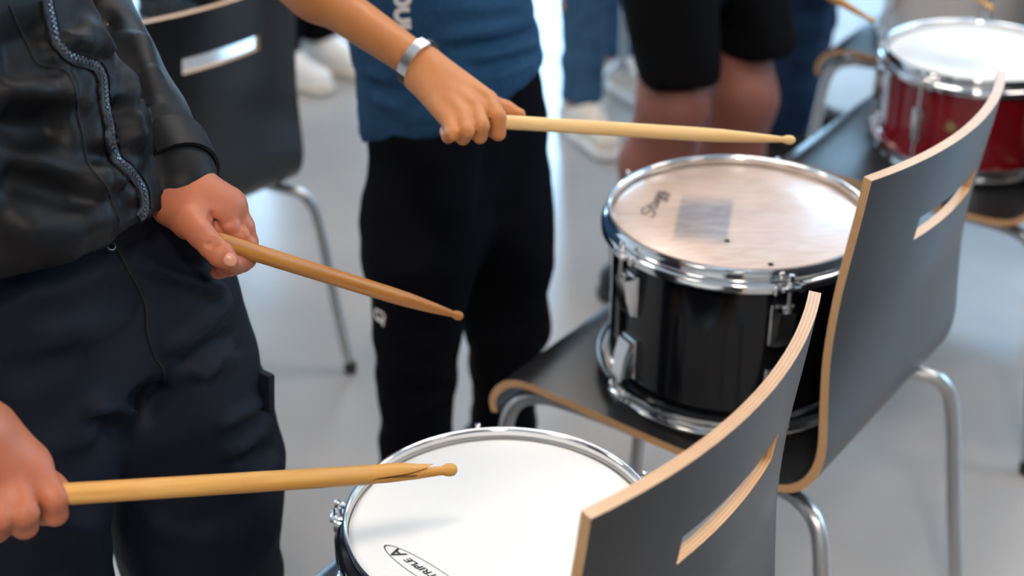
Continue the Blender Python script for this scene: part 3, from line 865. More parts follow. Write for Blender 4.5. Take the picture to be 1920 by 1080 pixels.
def surface_line(bvh, pts, n=6, lift=0.0):
    """dense points and normals along a line lying on a surface"""
    out = []
    for p in catmull([(x, y, 0) for x, y in pts], n):
        q, nn = hit(bvh, p.x, p.y)
        if q is not None: out.append((q + nn * lift, nn))
    return out
def ribbon(b, line, w, th, m=0):
    v, f = [], []
    for i, (p, n) in enumerate(line):
        t = (line[min(i + 1, len(line) - 1)][0] - line[max(i - 1, 0)][0]).normalized(); s = t.cross(n).normalized()
        v += [p + s * w, p + s * w * 0.8 + n * th, p - s * w * 0.8 + n * th, p - s * w]
    for i in range(len(line) - 1):
        for k in range(4):
            k2 = (k + 1) % 4; f.append((4 * i + k, 4 * i + k2, 4 * i + 4 + k2, 4 * i + 4 + k))
    b.add(v, f, m)

# ------------------------------------------------------------------ people
def V3(p): return np.array(p, float)
class Figure:
    """joint positions of one standing person"""
    def __init__(self, base, yaw, H):
        self.H, self.yaw = H, yaw
        self.f = np.array([math.cos(yaw), math.sin(yaw), 0]); self.l = np.array([-self.f[1], self.f[0], 0])
        b = np.array([base[0], base[1], 0.0]); self.base = b; z = np.array([0, 0, 1.0])
        self.z = z
        self.pelvis = b + z * 0.53 * H
        self.chest = b + z * 0.74 * H - self.f * 0.01
        self.neck = b + z * 0.83 * H - self.f * 0.015
        self.head = b + z * 0.925 * H + self.f * 0.02
        self.hip = {s: b + z * 0.515 * H + self.l * s * 0.053 * H for s in (-1, 1)}
        self.knee = {s: b + z * 0.285 * H + self.l * s * 0.06 * H + self.f * 0.02 for s in (-1, 1)}
        self.ankle = {s: b + z * 0.045 * H + self.l * s * 0.07 * H - self.f * 0.01 for s in (-1, 1)}
        self.shoulder = {s: b + z * 0.80 * H + self.l * s * 0.108 * H - self.f * 0.01 for s in (-1, 1)}
        self.elbow = {s: self.shoulder[s] - z * 0.17 * H + self.l * s * 0.035 * H - self.f * 0.02 for s in (-1, 1)}
        self.wrist = {s: self.elbow[s] + self.f * 0.13 * H - z * 0.03 * H - self.l * s * 0.03 * H for s in (-1, 1)}
    def bounds(self, pts, m):
        P = np.array(pts); return P.min(0) - m, P.max(0) + m

def head_shape(S, fg):
    H = fg.H / 1.7; c = fg.head; f, l, z = fg.f, fg.l, fg.z
    rot = [l, f, z]
    S.ball(c + z * 0.03 * H, (0.072 * H, 0.090 * H, 0.085 * H), 0.02, rot)             # skull
    S.ball(c - z * 0.045 * H + f * 0.025 * H, (0.056 * H, 0.062 * H, 0.062 * H), 0.03, rot)   # jaw
    S.cone(c + f * 0.088 * H + z * 0.012 * H, c + f * 0.104 * H - z * 0.022 * H, 0.009 * H, 0.013 * H, 0.012)   # nose
    S.cone(c + f * 0.080 * H - z * 0.052 * H - l * 0.016 * H, c + f * 0.080 * H - z * 0.052 * H + l * 0.016 * H, 0.008 * H, 0.008 * H, 0.008)   # mouth
    for s in (-1, 1):
        S.ball(c + l * s * 0.074 * H - z * 0.005 * H - f * 0.005 * H, (0.010 * H, 0.020 * H, 0.030 * H), 0.006, rot)  # ear
        S.ball(c + l * s * 0.031 * H + f * 0.080 * H + z * 0.014 * H, (0.014 * H, 0.010 * H, 0.010 * H), 0.008, rot)  # eye
    S.cone(fg.neck - z * 0.03 * H, c - z * 0.04 * H - f * 0.01 * H, 0.056 * H, 0.052 * H, 0.03)

def simple_hand(S, wrist, d, palm_n, side):
    """fist around a stick: d = direction of the knuckles, palm_n = palm normal, side = towards the thumb"""
    d, n, t = [np.array(q, float) / np.linalg.norm(q) for q in (d, palm_n, side)]
    for k in range(4):
        o = t * (0.024 - 0.016 * k)
        mcp = wrist + d * (0.078 - 0.004 * abs(k - 1)) + o
        S.cone(wrist + t * (0.010 - 0.007 * k) + d * 0.01, mcp, 0.016, 0.012, 0.012)
        pip = mcp + d * 0.026 + n * 0.018; dip = pip + n * 0.022 - d * 0.008; tip = dip - d * 0.018 + n * 0.002
        S.chain([mcp, pip, dip, tip], [0.0105, 0.0092, 0.0083, 0.0075], 0.003)
    b0 = wrist + d * 0.02 + t * 0.02
    S.chain([b0, b0 + d * 0.03 + t * 0.016 + n * 0.016, b0 + d * 0.05 + t * 0.006 + n * 0.032, b0 + d * 0.066 - t * 0.002 + n * 0.034], [0.014, 0.012, 0.010, 0.0085], 0.006)

def finish_body(fg, root, skin, hands, arms_bare, legs_bare, leg_scale=1.0, name='body', fine=0.0022, coarse=0.007):
    """one skin mesh: coarse trunk, limbs and head plus fine hands with their forearms"""
    H = fg.H / 1.7
    pts = [fg.base, fg.head + fg.z * 0.2, *fg.elbow.values(), *fg.wrist.values(), *fg.shoulder.values(), *fg.ankle.values()]
    lo, hi = fg.bounds(pts, 0.12)
    S = Sculpt(lo, hi, coarse)
    S.column([(fg.pelvis[2] - 0.08, *fg.pelvis[:2], 0.125 * H, 0.085 * H), (fg.pelvis[2] + 0.08, *fg.pelvis[:2], 0.115 * H, 0.08 * H), (fg.chest[2], *fg.chest[:2], 0.135 * H, 0.085 * H), (fg.neck[2] - 0.02, *fg.neck[:2], 0.07 * H, 0.055 * H)], fg.yaw, 0.04)
    head_shape(S, fg)
    for s in (-1, 1):
        S.cone(fg.shoulder[s], fg.elbow[s], 0.042 * H, 0.036 * H, 0.03)
        S.cone(fg.elbow[s], fg.elbow[s] + (fg.wrist[s] - fg.elbow[s]) * 0.5, 0.036 * H, 0.032 * H, 0.01)
        if hands is None or s not in hands: S.cone(fg.elbow[s] + (fg.wrist[s] - fg.elbow[s]) * 0.4, fg.wrist[s], 0.033 * H, 0.024 * H, 0.01)
        S.cone(fg.hip[s], fg.knee[s], 0.072 * H, 0.052 * H * leg_scale, 0.03)
        S.cone(fg.knee[s], fg.knee[s] + (fg.ankle[s] - fg.knee[s]) * 0.35 - fg.f * 0.012, 0.050 * H * leg_scale, 0.054 * H * leg_scale, 0.03)
        S.cone(fg.knee[s] + (fg.ankle[s] - fg.knee[s]) * 0.35 - fg.f * 0.012, fg.ankle[s], 0.054 * H * leg_scale, 0.036 * H, 0.02)
        S.cone(fg.ankle[s], fg.ankle[s] + fg.f * 0.10 * H - fg.z * 0.03, 0.034 * H, 0.028 * H, 0.02)
    V, F = S.mesh(2)
    Vs, Fs, n = [V], [F], len(V)
    for s, fn in (hands or {}).items():
        w, e = fg.wrist[s], fg.elbow[s]
        a = w + (e - w) * 0.75
        hv, hf = fn(a, w)
        Vs.append(hv); Fs.append(hf + n); n += len(hv)
    o = link(name, np.concatenate(Vs) - np.array(parent_origin(root)), np.concatenate(Fs), [skin], root)
    return o

def hair_cap(fg, root):
    H = fg.H / 1.7; c = fg.head; S = Sculpt(c - 0.16, c + 0.16, 0.006); rot = [fg.l, fg.f, fg.z]
    S.ball(c + fg.z * 0.042 * H - fg.f * 0.010 * H, (0.080 * H, 0.094 * H, 0.086 * H), 0.01, rot)
    S.ball(c - fg.z * 0.02 * H - fg.f * 0.04 * H, (0.078 * H, 0.060 * H, 0.075 * H), 0.02, rot)
    S.cut(c + fg.f * 0.05 * H + fg.z * 0.04 * H, fg.f * 0.8 - fg.z * 0.6)
    V, F = S.mesh(1); V = wrinkle(V, F, 0.006, (40, 40, 14))
    cloth('hair', V, F, M['hair'], root)

def trousers(fg, root, m, r_hip, r_thigh, r_knee, r_hem, hem_z, waist_z, vox=0.008, name='trousers', extra=None, amp=0.006, strokes=None, smooth=2, seat=(0.145, 0.105), waist_override=None):
    waist_z = waist_override or waist_z
    lo, hi = fg.bounds([fg.base, fg.pelvis, *fg.ankle.values(), *fg.knee.values(), *fg.hip.values()], 0.2)
    hi[2] = waist_z + 0.02; S = Sculpt(lo, hi, vox)
    S.column([(fg.hip[1][2] - 0.09, *fg.pelvis[:2], seat[0] * 0.9, seat[1] * 0.95), (fg.hip[1][2], *fg.pelvis[:2], *seat), (waist_z, *fg.pelvis[:2], seat[0] * 0.95, seat[1] * 0.95)], fg.yaw, 0.03)
    for s in (-1, 1):
        mid = (fg.hip[s] + fg.knee[s]) / 2
        S.cone(fg.hip[s], mid, r_hip, r_thigh, 0.05); S.cone(mid, fg.knee[s], r_thigh, r_knee, 0.03); S.cone(fg.knee[s], fg.ankle[s] - fg.z * 0.04, r_knee, r_hem, 0.03)
    if extra: extra(S)
    if np.isscalar(hem_z): S.cut((0, 0, hem_z), (0, 0, -1))
    else: S.cut(*hem_z)
    V, F = S.mesh(smooth)
    V = wrinkle(V, F, amp, (9, 9, 14), fg.base[0] * 7)
    if strokes: V = folds(V, F, strokes)
    return cloth(name, V, F, m, root), V, F

def shoe(fg, root, s, upper, sole, L=0.255):
    a = fg.ankle[s]; f, l = fg.f, fg.l; h = L / 0.26
    heel = np.array([a[0], a[1], 0]) - f * 0.055 * h; toe = heel + f * L * 0.92
    S = Sculpt(np.minimum(heel, toe) - 0.09, np.maximum(heel, toe) + np.array([0.09, 0.09, 0.2]), 0.006)
    z = fg.z
    S.cone(heel + z * 0.045, heel + f * 0.10 * h + z * 0.055, 0.037 * h, 0.042 * h, 0.02)
    S.cone(heel + f * 0.10 * h + z * 0.052, toe - f * 0.02 + z * 0.036, 0.040 * h, 0.034 * h, 0.03)
    S.cone(heel + f * 0.035 + z * 0.06, heel + f * 0.03 + z * 0.125, 0.042 * h, 0.043 * h, 0.02)
    S.cut(heel + z * 0.016, -z); S.cut(heel + z * 0.135, z)
    V, F = S.mesh(1); o = cloth('shoe', V, F, upper, root)
    S = Sculpt(np.minimum(heel, toe) - 0.09, np.maximum(heel, toe) + np.array([0.09, 0.09, 0.1]), 0.005)
    S.cone(heel + z * 0.015, heel + f * 0.1 * h + z * 0.015, 0.042 * h, 0.044 * h, 0.02); S.cone(heel + f * 0.1 * h + z * 0.015, toe - f * 0.02 + z * 0.015, 0.044 * h, 0.040 * h, 0.02)
    S.cut(heel + z * 0.026, z); S.cut(heel + z * 0.001, -z)
    V, F = S.mesh(1); cloth('sole', V, F, sole, o)
    b = MB()
    for k in range(4):
        c = Vector(heel + f * (0.095 + 0.025 * k) * h + z * (0.098 - 0.010 * k))
        b.tube([c - Vector(l) * 0.022, c + Vector((0, 0, 0.004)), c + Vector(l) * 0.022], 0.003, 6, smooth=3)
    lo_ = b.build('shoelace', M['sole'], o); lo_.location = -parent_origin(o)
    return o

def top_wear(fg, root, m, name, hem, sleeve_to, r_sh=0.062, r_el=0.055, a=(0.15, 0.165), bdep=(0.105, 0.115), vox=0.008, rows=None, amp=0.006, strokes=None, wscale=(8, 8, 20), post=None, power=2.2, smooth=2, k_arm=0.02):
    pts = [fg.pelvis, fg.neck, *fg.shoulder.values(), *fg.elbow.values()] + ([*fg.wrist.values()] if sleeve_to > 1 else [])
    lo, hi = fg.bounds(pts, 0.2); S = Sculpt(lo, hi, vox)
    S.column(rows or [(fg.pelvis[2] - 0.12, *fg.pelvis[:2], a[0], bdep[0]), (fg.pelvis[2] + 0.1, *fg.pelvis[:2], a[0], bdep[0]), (fg.chest[2], *fg.chest[:2], a[1], bdep[1]), (fg.shoulder[1][2] + 0.01, *fg.neck[:2], a[1] * 0.9, bdep[0] * 0.9), (fg.neck[2] + 0.0, *fg.neck[:2], 0.075, 0.07)], fg.yaw, 0.03, power)
    for s in (-1, 1):
        if sleeve_to <= 1:
            e = fg.shoulder[s] + (fg.elbow[s] - fg.shoulder[s]) * sleeve_to
            S.cone(fg.shoulder[s], e, r_sh, r_sh * 1.02, 0.05)
        else:
            S.cone(fg.shoulder[s], fg.elbow[s], r_sh, r_el, k_arm * 2)
            w = fg.elbow[s] + (fg.wrist[s] - fg.elbow[s]) * (sleeve_to - 1)
            S.cone(fg.elbow[s], w, r_el, r_el * 0.80, k_arm)
            u = fg.wrist[s] - fg.elbow[s]
    if post: post(S)
    S.cut(*hem)
    V, F = S.mesh(smooth)
    V = wrinkle(V, F, amp, wscale, fg.base[1] * 5)
    if strokes: V = folds(V, F, strokes)
    return cloth(name, V, F, m, root), V, F
YAW = math.atan2(-0.6, 0.8)

# ---- the person in the black jacket, left foreground
p1 = tag(empty('person', (-0.44, 1.27, 0)), 'person in a black zipped jacket and navy trousers holding two drumsticks in the left foreground', 'person')
f1 = Figure((-0.44, 1.27), YAW, 1.66)
f1.pelvis = V3((-0.445, 1.27, 0.87)); f1.hip = {1: V3((-0.392, 1.33, 0.83)), -1: V3((-0.465, 1.20, 0.83))}
f1.knee = {1: V3((-0.359, 1.365, 0.47)), -1: V3((-0.512, 1.195, 0.47))}
f1.ankle = {1: V3((-0.36, 1.40, 0.07)), -1: V3((-0.53, 1.22, 0.07))}
f1.chest = V3((-0.52, 1.225, 1.20)); f1.neck = V3((-0.535, 1.22, 1.38)); f1.head = V3((-0.515, 1.205, 1.535))
f1.shoulder = {1: V3((-0.43, 1.38, 1.31)), -1: V3((-0.645, 1.075, 1.31))}
f1.elbow = {1: pt(140, -25, 1.58), -1: V3((-0.655, 1.04, 1.02))}
f1.wrist = {1: pt(338, 335, 1.385), -1: pt(-52, 812, 1.165)}

def p1_left_hand(a, w):
    D = lambda x, y, d: pt(x, y, d + 0.09)
    P = [D(338, 342, 1.285), D(432, 391, 1.272), D(460, 452, 1.31), D(463, 484, 1.262), D(440, 496, 1.252), a, w]
    lo, hi = np.min(P, 0) - 0.06, np.max(P, 0) + 0.06
    S = Grown(lo, hi, 0.0017)
    S.cone(a, w, 0.027, 0.026, 0.01)
    S.cone(D(336, 352, 1.290), D(405, 392, 1.284), 0.0255, 0.0200, 0.012)
    S.cone(D(350, 358, 1.288), D(424, 386, 1.290), 0.0205, 0.0150, 0.012)
    for dx, dy, dd, rr in ((0, 0, 0.0, 1.0), (-6, 5, 0.018, 1.0), (-16, 10, 0.035, 0.95), (-28, 16, 0.050, 0.85)):     # index, middle, ring, little
        m = D(430 + dx, 388 + dy, 1.290 + dd); S.cone(D(370 + dx, 370 + dy, 1.288 + dd * 0.6), m, 0.017 * rr, 0.0128 * rr, 0.012)
        S.chain([m, D(452 + dx, 425 + dy, 1.296 + dd), D(460 + dx, 455 + dy, 1.302 + dd), D(459 + dx, 484 + dy, 1.296 + dd), D(436 + dx, 493 + dy, 1.268 + dd * 0.8)], [0.0130 * rr, 0.0112 * rr, 0.0108 * rr, 0.0098 * rr, 0.0084 * rr], 0.004)
    # flesh of the curled fingers seen between thumb and index
    S.cone(D(402, 402, 1.274), D(425, 410, 1.278), 0.0105, 0.0095, 0.006)
    S.cone(D(420, 428, 1.276), D(434, 426, 1.277), 0.0088, 0.0085, 0.0015)
    S.cone(D(437, 446, 1.280), D(452, 442, 1.281), 0.0074, 0.0080, 0.0015)
    S.cone(D(458, 458, 1.284), D(466, 456, 1.286), 0.0070, 0.0070, 0.0015)
    # thumb
    S.cone(D(322, 388, 1.278), D(352, 414, 1.262), 0.0175, 0.0140, 0.014)
    S.cone(D(366, 386, 1.275), D(358, 418, 1.260), 0.0160, 0.0130, 0.010)
    S.chain([D(354, 414, 1.258), D(377, 440, 1.248), D(397, 461, 1.241), D(414, 477, 1.239), D(428, 488, 1.241)], [0.0140, 0.0117, 0.0110, 0.0110, 0.0086], 0.0025)
    for dd in (1.252, 1.260, 1.268): S.carve(D(397, 403, dd), D(420, 444, dd), 0.0026, 0.004)          # gap beside the thumb
    for q in (0, 6, 11): S.carve(D(388 + q, 459 + q * 0.5, 1.2305), D(402 + q, 447 + q * 0.6, 1.2305), 0.0014, 0.002)
    return S.mesh(1)

def p1_right_hand(a, w):
    D = lambda x, y, d: pt(x, y, d)
    P = [a, w, D(103, 930, 1.19), D(-62, 930, 1.165), D(80, 990, 1.22)]
    lo, hi = np.min(P, 0) - 0.06, np.max(P, 0) + 0.06
    S = Sculpt(lo, hi, 0.0019)
    S.cone(a, w, 0.032, 0.027, 0.01)
    W = [D(-40, 828, 1.175), D(-48, 835, 1.172), D(-56, 842, 1.169), D(-62, 850, 1.166)]
    for k, (m, pp, dd, tt, rr, r0) in enumerate((
            ((62, 880, 1.190), (101, 934, 1.186), (103, 962, 1.196), (82, 966, 1.218), 1.0, 0.026),
            ((20, 902, 1.177), (44, 962, 1.166), (46, 985, 1.180), (26, 978, 1.208), 1.03, 0.027),
            ((-22, 920, 1.168), (-6, 972, 1.154), (-6, 992, 1.170), (-22, 982, 1.200), 1.0, 0.026),
            ((-58, 930, 1.160), (-50, 972, 1.146), (-50, 988, 1.160), (-62, 980, 1.188), 0.9, 0.022))):
        S.cone(W[k], D(*m), r0, 0.0145 * rr, 0.016)
        S.chain([D(*m), D(*pp), D(*dd), D(*tt)], [0.0142 * rr, 0.0112 * rr, 0.0102 * rr, 0.0088 * rr], 0.0035)
    S.cone(D(-20, 815, 1.19), D(46, 858, 1.200), 0.022, 0.014, 0.02)
    S.chain([D(0, 842, 1.215), D(55, 885, 1.222), D(95, 911, 1.216), D(116, 921, 1.212)], [0.016, 0.0125, 0.0105, 0.0085], 0.008)
    return S.mesh(1)
finish_body(f1, p1, M['skin_ruddy'], {1: p1_left_hand, -1: p1_right_hand}, False, False)
hair_cap(f1, p1)
# thumbnail
def nail(px, py, d, ax, ay, size, root):
    c = pt(px, py, d); n = -ray(px, py); n /= np.linalg.norm(n)
    t = RGT * ax - UPV * ay; t = t - n * (t @ n); t /= np.linalg.norm(t); s = np.cross(n, t)
    S = Sculpt(c - 0.012, c + 0.012, 0.0007); S.ball(c, (size[0], size[1], 0.0022), 0, [t, s, n]); V, F = S.mesh(1)
    return cloth('fingernail', V, F, M['nail'], root)
nail(431, 487, 1.3205, 0.74, 0.62, (0.0066, 0.0058), p1)

def p1_pants_extra(S):
    S.cone(V3((-0.385, 1.325, 0.80)), V3((-0.372, 1.345, 0.66)), 0.085, 0.088, 0.04)
    S.cone(V3((-0.318, 1.395, 0.60)), V3((-0.306, 1.40, 0.53)), 0.045, 0.048, 0.03)       # bulging side pocket
pants_folds = [
    ([(0, 545), (90, 540), (170, 515), (235, 470)], 0.006, 0.016), ([(230, 480), (310, 505), (380, 530), (415, 545)], 0.007, 0.010),
    ([(60, 640), (130, 625), (200, 600), (260, 560)], 0.004, 0.02), ([(300, 660), (350, 625), (400, 585), (430, 560)], 0.006, 0.012),
    ([(330, 700), (380, 660), (440, 620)], -0.006, 0.010), ([(360, 705), (400, 685), (450, 660)], 0.006, 0.010), ([(375, 720), (420, 675), (455, 650)], -0.004, 0.007),
    ([(155, 770), (190, 760), (225, 770), (262, 800)], 0.009, 0.012), ([(160, 800), (200, 785), (240, 805)], -0.007, 0.012),
    ([(250, 800), (280, 760), (310, 720)], -0.010, 0.016), ([(400, 800), (450, 775), (490, 745)], 0.004, 0.010), ([(420, 850), (470, 820), (505, 790)], 0.005, 0.009),
    ([(440, 870), (480, 850), (515, 835)], -0.004, 0.006), ([(430, 930), (490, 890), (530, 870)], 0.004, 0.01), ([(20, 880), (110, 830), (190, 800)], 0.004, 0.02),
    ([(30, 1000), (100, 980), (190, 990)], 0.004, 0.015), ([(260, 960), (330, 1000), (420, 1010)], 0.003, 0.02), ([(0, 700), (80, 690), (160, 650)], -0.004, 0.02)]
tr1, TV, TF = trousers(f1, p1, M['navy'], 0.096, 0.097, 0.093, 0.085, 0.05, 0.96, vox=0.0065, extra=p1_pants_extra, amp=0.004, strokes=[(q, a_ * 2.2, w_ * 0.9) for q, a_, w_ in pants_folds], seat=(0.160, 0.112))
tb = bvh_of(TV, TF)
b = MB()
ribbon(b, surface_line(tb, [(212, 452), (222, 475), (232, 491), (250, 525), (262, 550), (272, 572), (274, 600), (276, 625), (290, 668), (304, 690), (310, 718)], 8, 0.0006), 0.0011, 0.0009)
seam = b.build('fly_seam', M['thread'], tr1); seam.location = -parent_origin(p1)
p, n = hit(tb, 204, 464)
if p:
    S = MB(); q = n.to_track_quat('Z', 'Y').to_matrix().to_4x4()
    S.lathe([(0.0038, 0), (0.0052, 0.0012), (0.0046, 0.0026), (0.0036, 0.0026)], 24, closed=True, M=Matrix.Translation(p + n * 0.002) @ q)
    o = S.build('snap_button', M['zip_teeth'], tr1); o.location = -parent_origin(p1)
b = MB(); c = pt(472, 722, 1.60)
b.box(None, (0.010, 0.062, 0.046), bev=0.004, mat=Matrix.Translation(c) @ Matrix.Rotation(YAW + R(90), 4, 'Z') @ Matrix.Rotation(R(6), 4, 'Y'))
o = b.build('pocket_flap', M['navy'], tr1); o.location = -parent_origin(p1)

jrows = [(0.80, -0.462, 1.225, 0.166, 0.142), (0.90, -0.470, 1.220, 0.170, 0.146), (0.98, -0.492, 1.217, 0.168, 0.146), (1.08, -0.522, 1.217, 0.170, 0.142), (1.20, -0.540, 1.225, 0.185, 0.125), (1.31, -0.535, 1.223, 0.175, 0.105), (1.40, -0.537, 1.220, 0.085, 0.080)]
jfolds = [
    ([(0, 280), (86, 312), (130, 330), (172, 345), (200, 352)], 0.010, 0.013), ([(0, 225), (60, 240), (130, 225)], -0.012, 0.022), ([(0, 330), (80, 345), (160, 370)], -0.008, 0.02),
    ([(0, 175), (50, 168), (110, 175), (140, 185)], 0.009, 0.013), ([(0, 140), (60, 142), (120, 140)], -0.006, 0.012), ([(0, 415), (80, 425), (160, 415), (215, 405)], 0.010, 0.02),
    ([(0, 90), (50, 75), (90, 60)], -0.006, 0.014), ([(150, 60), (190, 80), (205, 110)], 0.006, 0.014), ([(175, 0), (200, 30), (206, 60)], -0.006, 0.012),
    ([(225, 120), (235, 180), (245, 230), (262, 290)], 0.008, 0.010), ([(215, 180), (228, 240), (240, 290)], -0.006, 0.008), ([(118, 60), (140, 75), (165, 80)], 0.004, 0.009),
    ([(150, 190), (170, 200), (190, 215)], 0.004, 0.008), ([(160, 260), (185, 265), (205, 275)], 0.004, 0.007), ([(175, 320), (200, 330), (230, 345)], 0.005, 0.008), ([(225, 380), (245, 370), (258, 385)], 0.004, 0.007),
    ([(262, 215), (290, 205), (318, 200)], 0.003, 0.010), ([(255, 150), (275, 148), (296, 142)], 0.003, 0.010), ([(260, 60), (275, 120), (292, 190)], 0.005, 0.014), ([(30, 460), (90, 470), (150, 455)], 0.004, 0.01)]
puck = [((120, 60), (150, 48)), ((125, 78), (160, 72)), ((150, 95), (185, 92)), ((175, 105), (205, 112)), ((205, 150), (228, 140)), ((208, 175), (235, 170)), ((212, 200), (240, 205)), ((218, 230), (246, 228)), ((226, 262), (255, 258)), ((240, 292), (268, 290)), ((95, 60), (70, 66)), ((105, 100), (85, 108)), ((140, 122), (150, 140)), ((180, 142), (160, 160)), ((185, 170), (158, 178)), ((190, 200), (162, 205)), ((198, 228), (168, 238)), ((204, 258), (176, 270)), ((212, 292), (185, 300)), ((232, 322), (210, 335)), ((250, 345), (225, 362)), ((258, 375), (236, 388))]
jfolds += [([a_, ((a_[0] + b_[0]) / 2, (a_[1] + b_[1]) / 2 + 2), b_], (0.0022 if i_ % 3 else -0.0018), 0.0052) for i_, (a_, b_) in enumerate(puck)]
def p1_jacket_post(S):
    w, e = f1.wrist[1], f1.elbow[1]; u = (e - w) / np.linalg.norm(e - w)
    S.cone(w + u * 0.058, w + u * 0.004, 0.0372, 0.0368, 0.004)           # cuff
    S.cone(w + u * 0.01, w - u * 0.010, 0.0335, 0.0320, 0.002)
    w, e = f1.wrist[-1], f1.elbow[-1]; u = (e - w) / np.linalg.norm(e - w)
    S.cone(w + u * 0.10, w + u * 0.035, 0.046, 0.046, 0.006)
hp, hq, hr = V3(pt(0, 500, 1.29)), V3(pt(186, 462, 1.33)), V3(pt(262, 410, 1.335))
jk, JV, JF = top_wear(f1, p1, M['jacket'], 'jacket', ((-0.38, 1.12, 0.918), (0.05, -0.08, -1.0)), 1.84, 0.060, 0.047, k_arm=0.003, rows=jrows, amp=0.004, strokes=[(q, a_ * 1.7, w_) for q, a_, w_ in jfolds], wscale=(7, 7, 26), post=p1_jacket_post, vox=0.0048, smooth=3)
jb = bvh_of(JV, JF)
zip_px = [(89, 0), (92, 20), (96, 36), (104, 72), (111, 84), (119, 93), (128, 102), (139, 108), (153, 112), (167, 117), (178, 123), (186, 131), (192, 144), (194, 156), (195, 172), (196, 189), (200, 210), (206, 231), (208, 250), (210, 270), (218, 297), (229, 308), (241, 318), (251, 329), (259, 341), (266, 353), (270, 367), (271, 390), (266, 402), (260, 411)]
line = surface_line(jb, zip_px, 8, 0.0005)
b = MB(); ribbon(b, line, 0.0056, 0.0012); zt = b.build('zipper', M['zip_tape'], jk); zt.location = -parent_origin(p1)
b = MB(); acc = 0; last = None; side = 1
for i, (p, n) in enumerate(line[:-1]):
    t = (line[i + 1][0] - p)
    acc += t.length
    if acc > 0.0019:
        acc = 0; side = -side; t.normalize(); s = t.cross(n).normalized()
        Mx = Matrix((( t.x, s.x, n.x, 0), (t.y, s.y, n.y, 0), (t.z, s.z, n.z, 0), (0, 0, 0, 1)))
        Mx.translation = p + n * 0.0016 + s * side * 0.0011
        b.box(None, (0.0022, 0.0030, 0.0014), bev=0.0004, mat=Mx)
zz = b.build('zip_teeth', M['zip_teeth'], jk, smooth=False); zz.location = -parent_origin(p1); tag(zz, 'glinting zip teeth', kind='stuff')
for nm, off in (('flap_edge', 10), ('flap_edge', -11)):
    q = []
    for i, (x, y) in enumerate(zip_px):
        a_, b_ = zip_px[max(i - 1, 0)], zip_px[min(i + 1, len(zip_px) - 1)]
        tx, ty = b_[0] - a_[0], b_[1] - a_[1]; L_ = math.hypot(tx, ty); q.append((x + ty / L_ * off, y - tx / L_ * off))
    b = MB(); ribbon(b, surface_line(jb, q[:-2], 6, 0.0002), 0.0016, 0.0022); o = b.build(nm, M['jacket'], jk); o.location = -parent_origin(p1)
b = MB(); ribbon(b, surface_line(jb, [(18, 10), (31, 42), (47, 75), (67, 114), (83, 122), (117, 129), (133, 147), (143, 172), (147, 217), (156, 256), (161, 289), (169, 313), (201, 350), (209, 379), (225, 414)], 8, 0.0003), 0.0010, 0.0008)
o = b.build('placket_seam', M['thread'], jk); o.location = -parent_origin(p1)
# cuff tab: a stitched band round the left cuff
cw, ce = Vector(f1.wrist[1]), Vector(f1.elbow[1]); u = (ce - cw).normalized(); base_ = cw + u * 0.003
x_ = u.cross(Vector(FWD)).normalized(); y_ = u.cross(x_)
v, f = [], []
for i in range(29):
    a = R(-178 + 356 * i / 28)
    for r_, hgt in ((0.0365, 0.0), (0.0398, 0.0), (0.0420, 0.040), (0.0375, 0.041)):
        v.append(base_ + (x_ * math.sin(a) - y_ * math.cos(a)) * r_ + u * hgt)
for i in range(28):
    for k in range(4): f.append((4 * i + k, 4 * i + (k + 1) % 4, 4 * i + 4 + (k + 1) % 4, 4 * i + 4 + k))
b = MB(); b.add(v, f); o = b.build('cuff_tab', M['jacket'], jk); o.location = -parent_origin(p1)
for s in (-1, 1): shoe(f1, p1, s, M['shoe_black'], M['rubber'])

# ---- the person in the blue T-shirt
p2 = tag(empty('person', (-0.085, 2.08, 0)), 'person in a blue T-shirt and black trousers holding a pale drumstick', 'person')
f2 = Figure((-0.085, 2.08), YAW, 1.46)
f2.pelvis = V3((-0.090, 2.07, 0.76)); f2.hip = {1: V3((-0.035, 2.13, 0.66)), -1: V3((-0.116, 2.02, 0.66))}
f2.knee = {1: pt(948, 600, 2.33), -1: pt(783, 610, 2.19)}
f2.ankle = {1: pt(945, 800, 2.52), -1: pt(778, 890, 2.34)}
f2.chest = V3((-0.11, 2.06, 1.03)); f2.neck = V3((-0.12, 2.05, 1.20)); f2.head = V3((-0.10, 2.03, 1.34))
f2.shoulder = {1: V3((-0.02, 2.17, 1.15)), -1: V3((-0.21, 1.93, 1.15))}
f2.elbow = {-1: pt(458, -106, 1.76), 1: V3((0.06, 2.18, 0.95))}
f2.wrist = {-1: pt(791, 122, 1.66), 1: V3((0.17, 2.02, 0.98))}
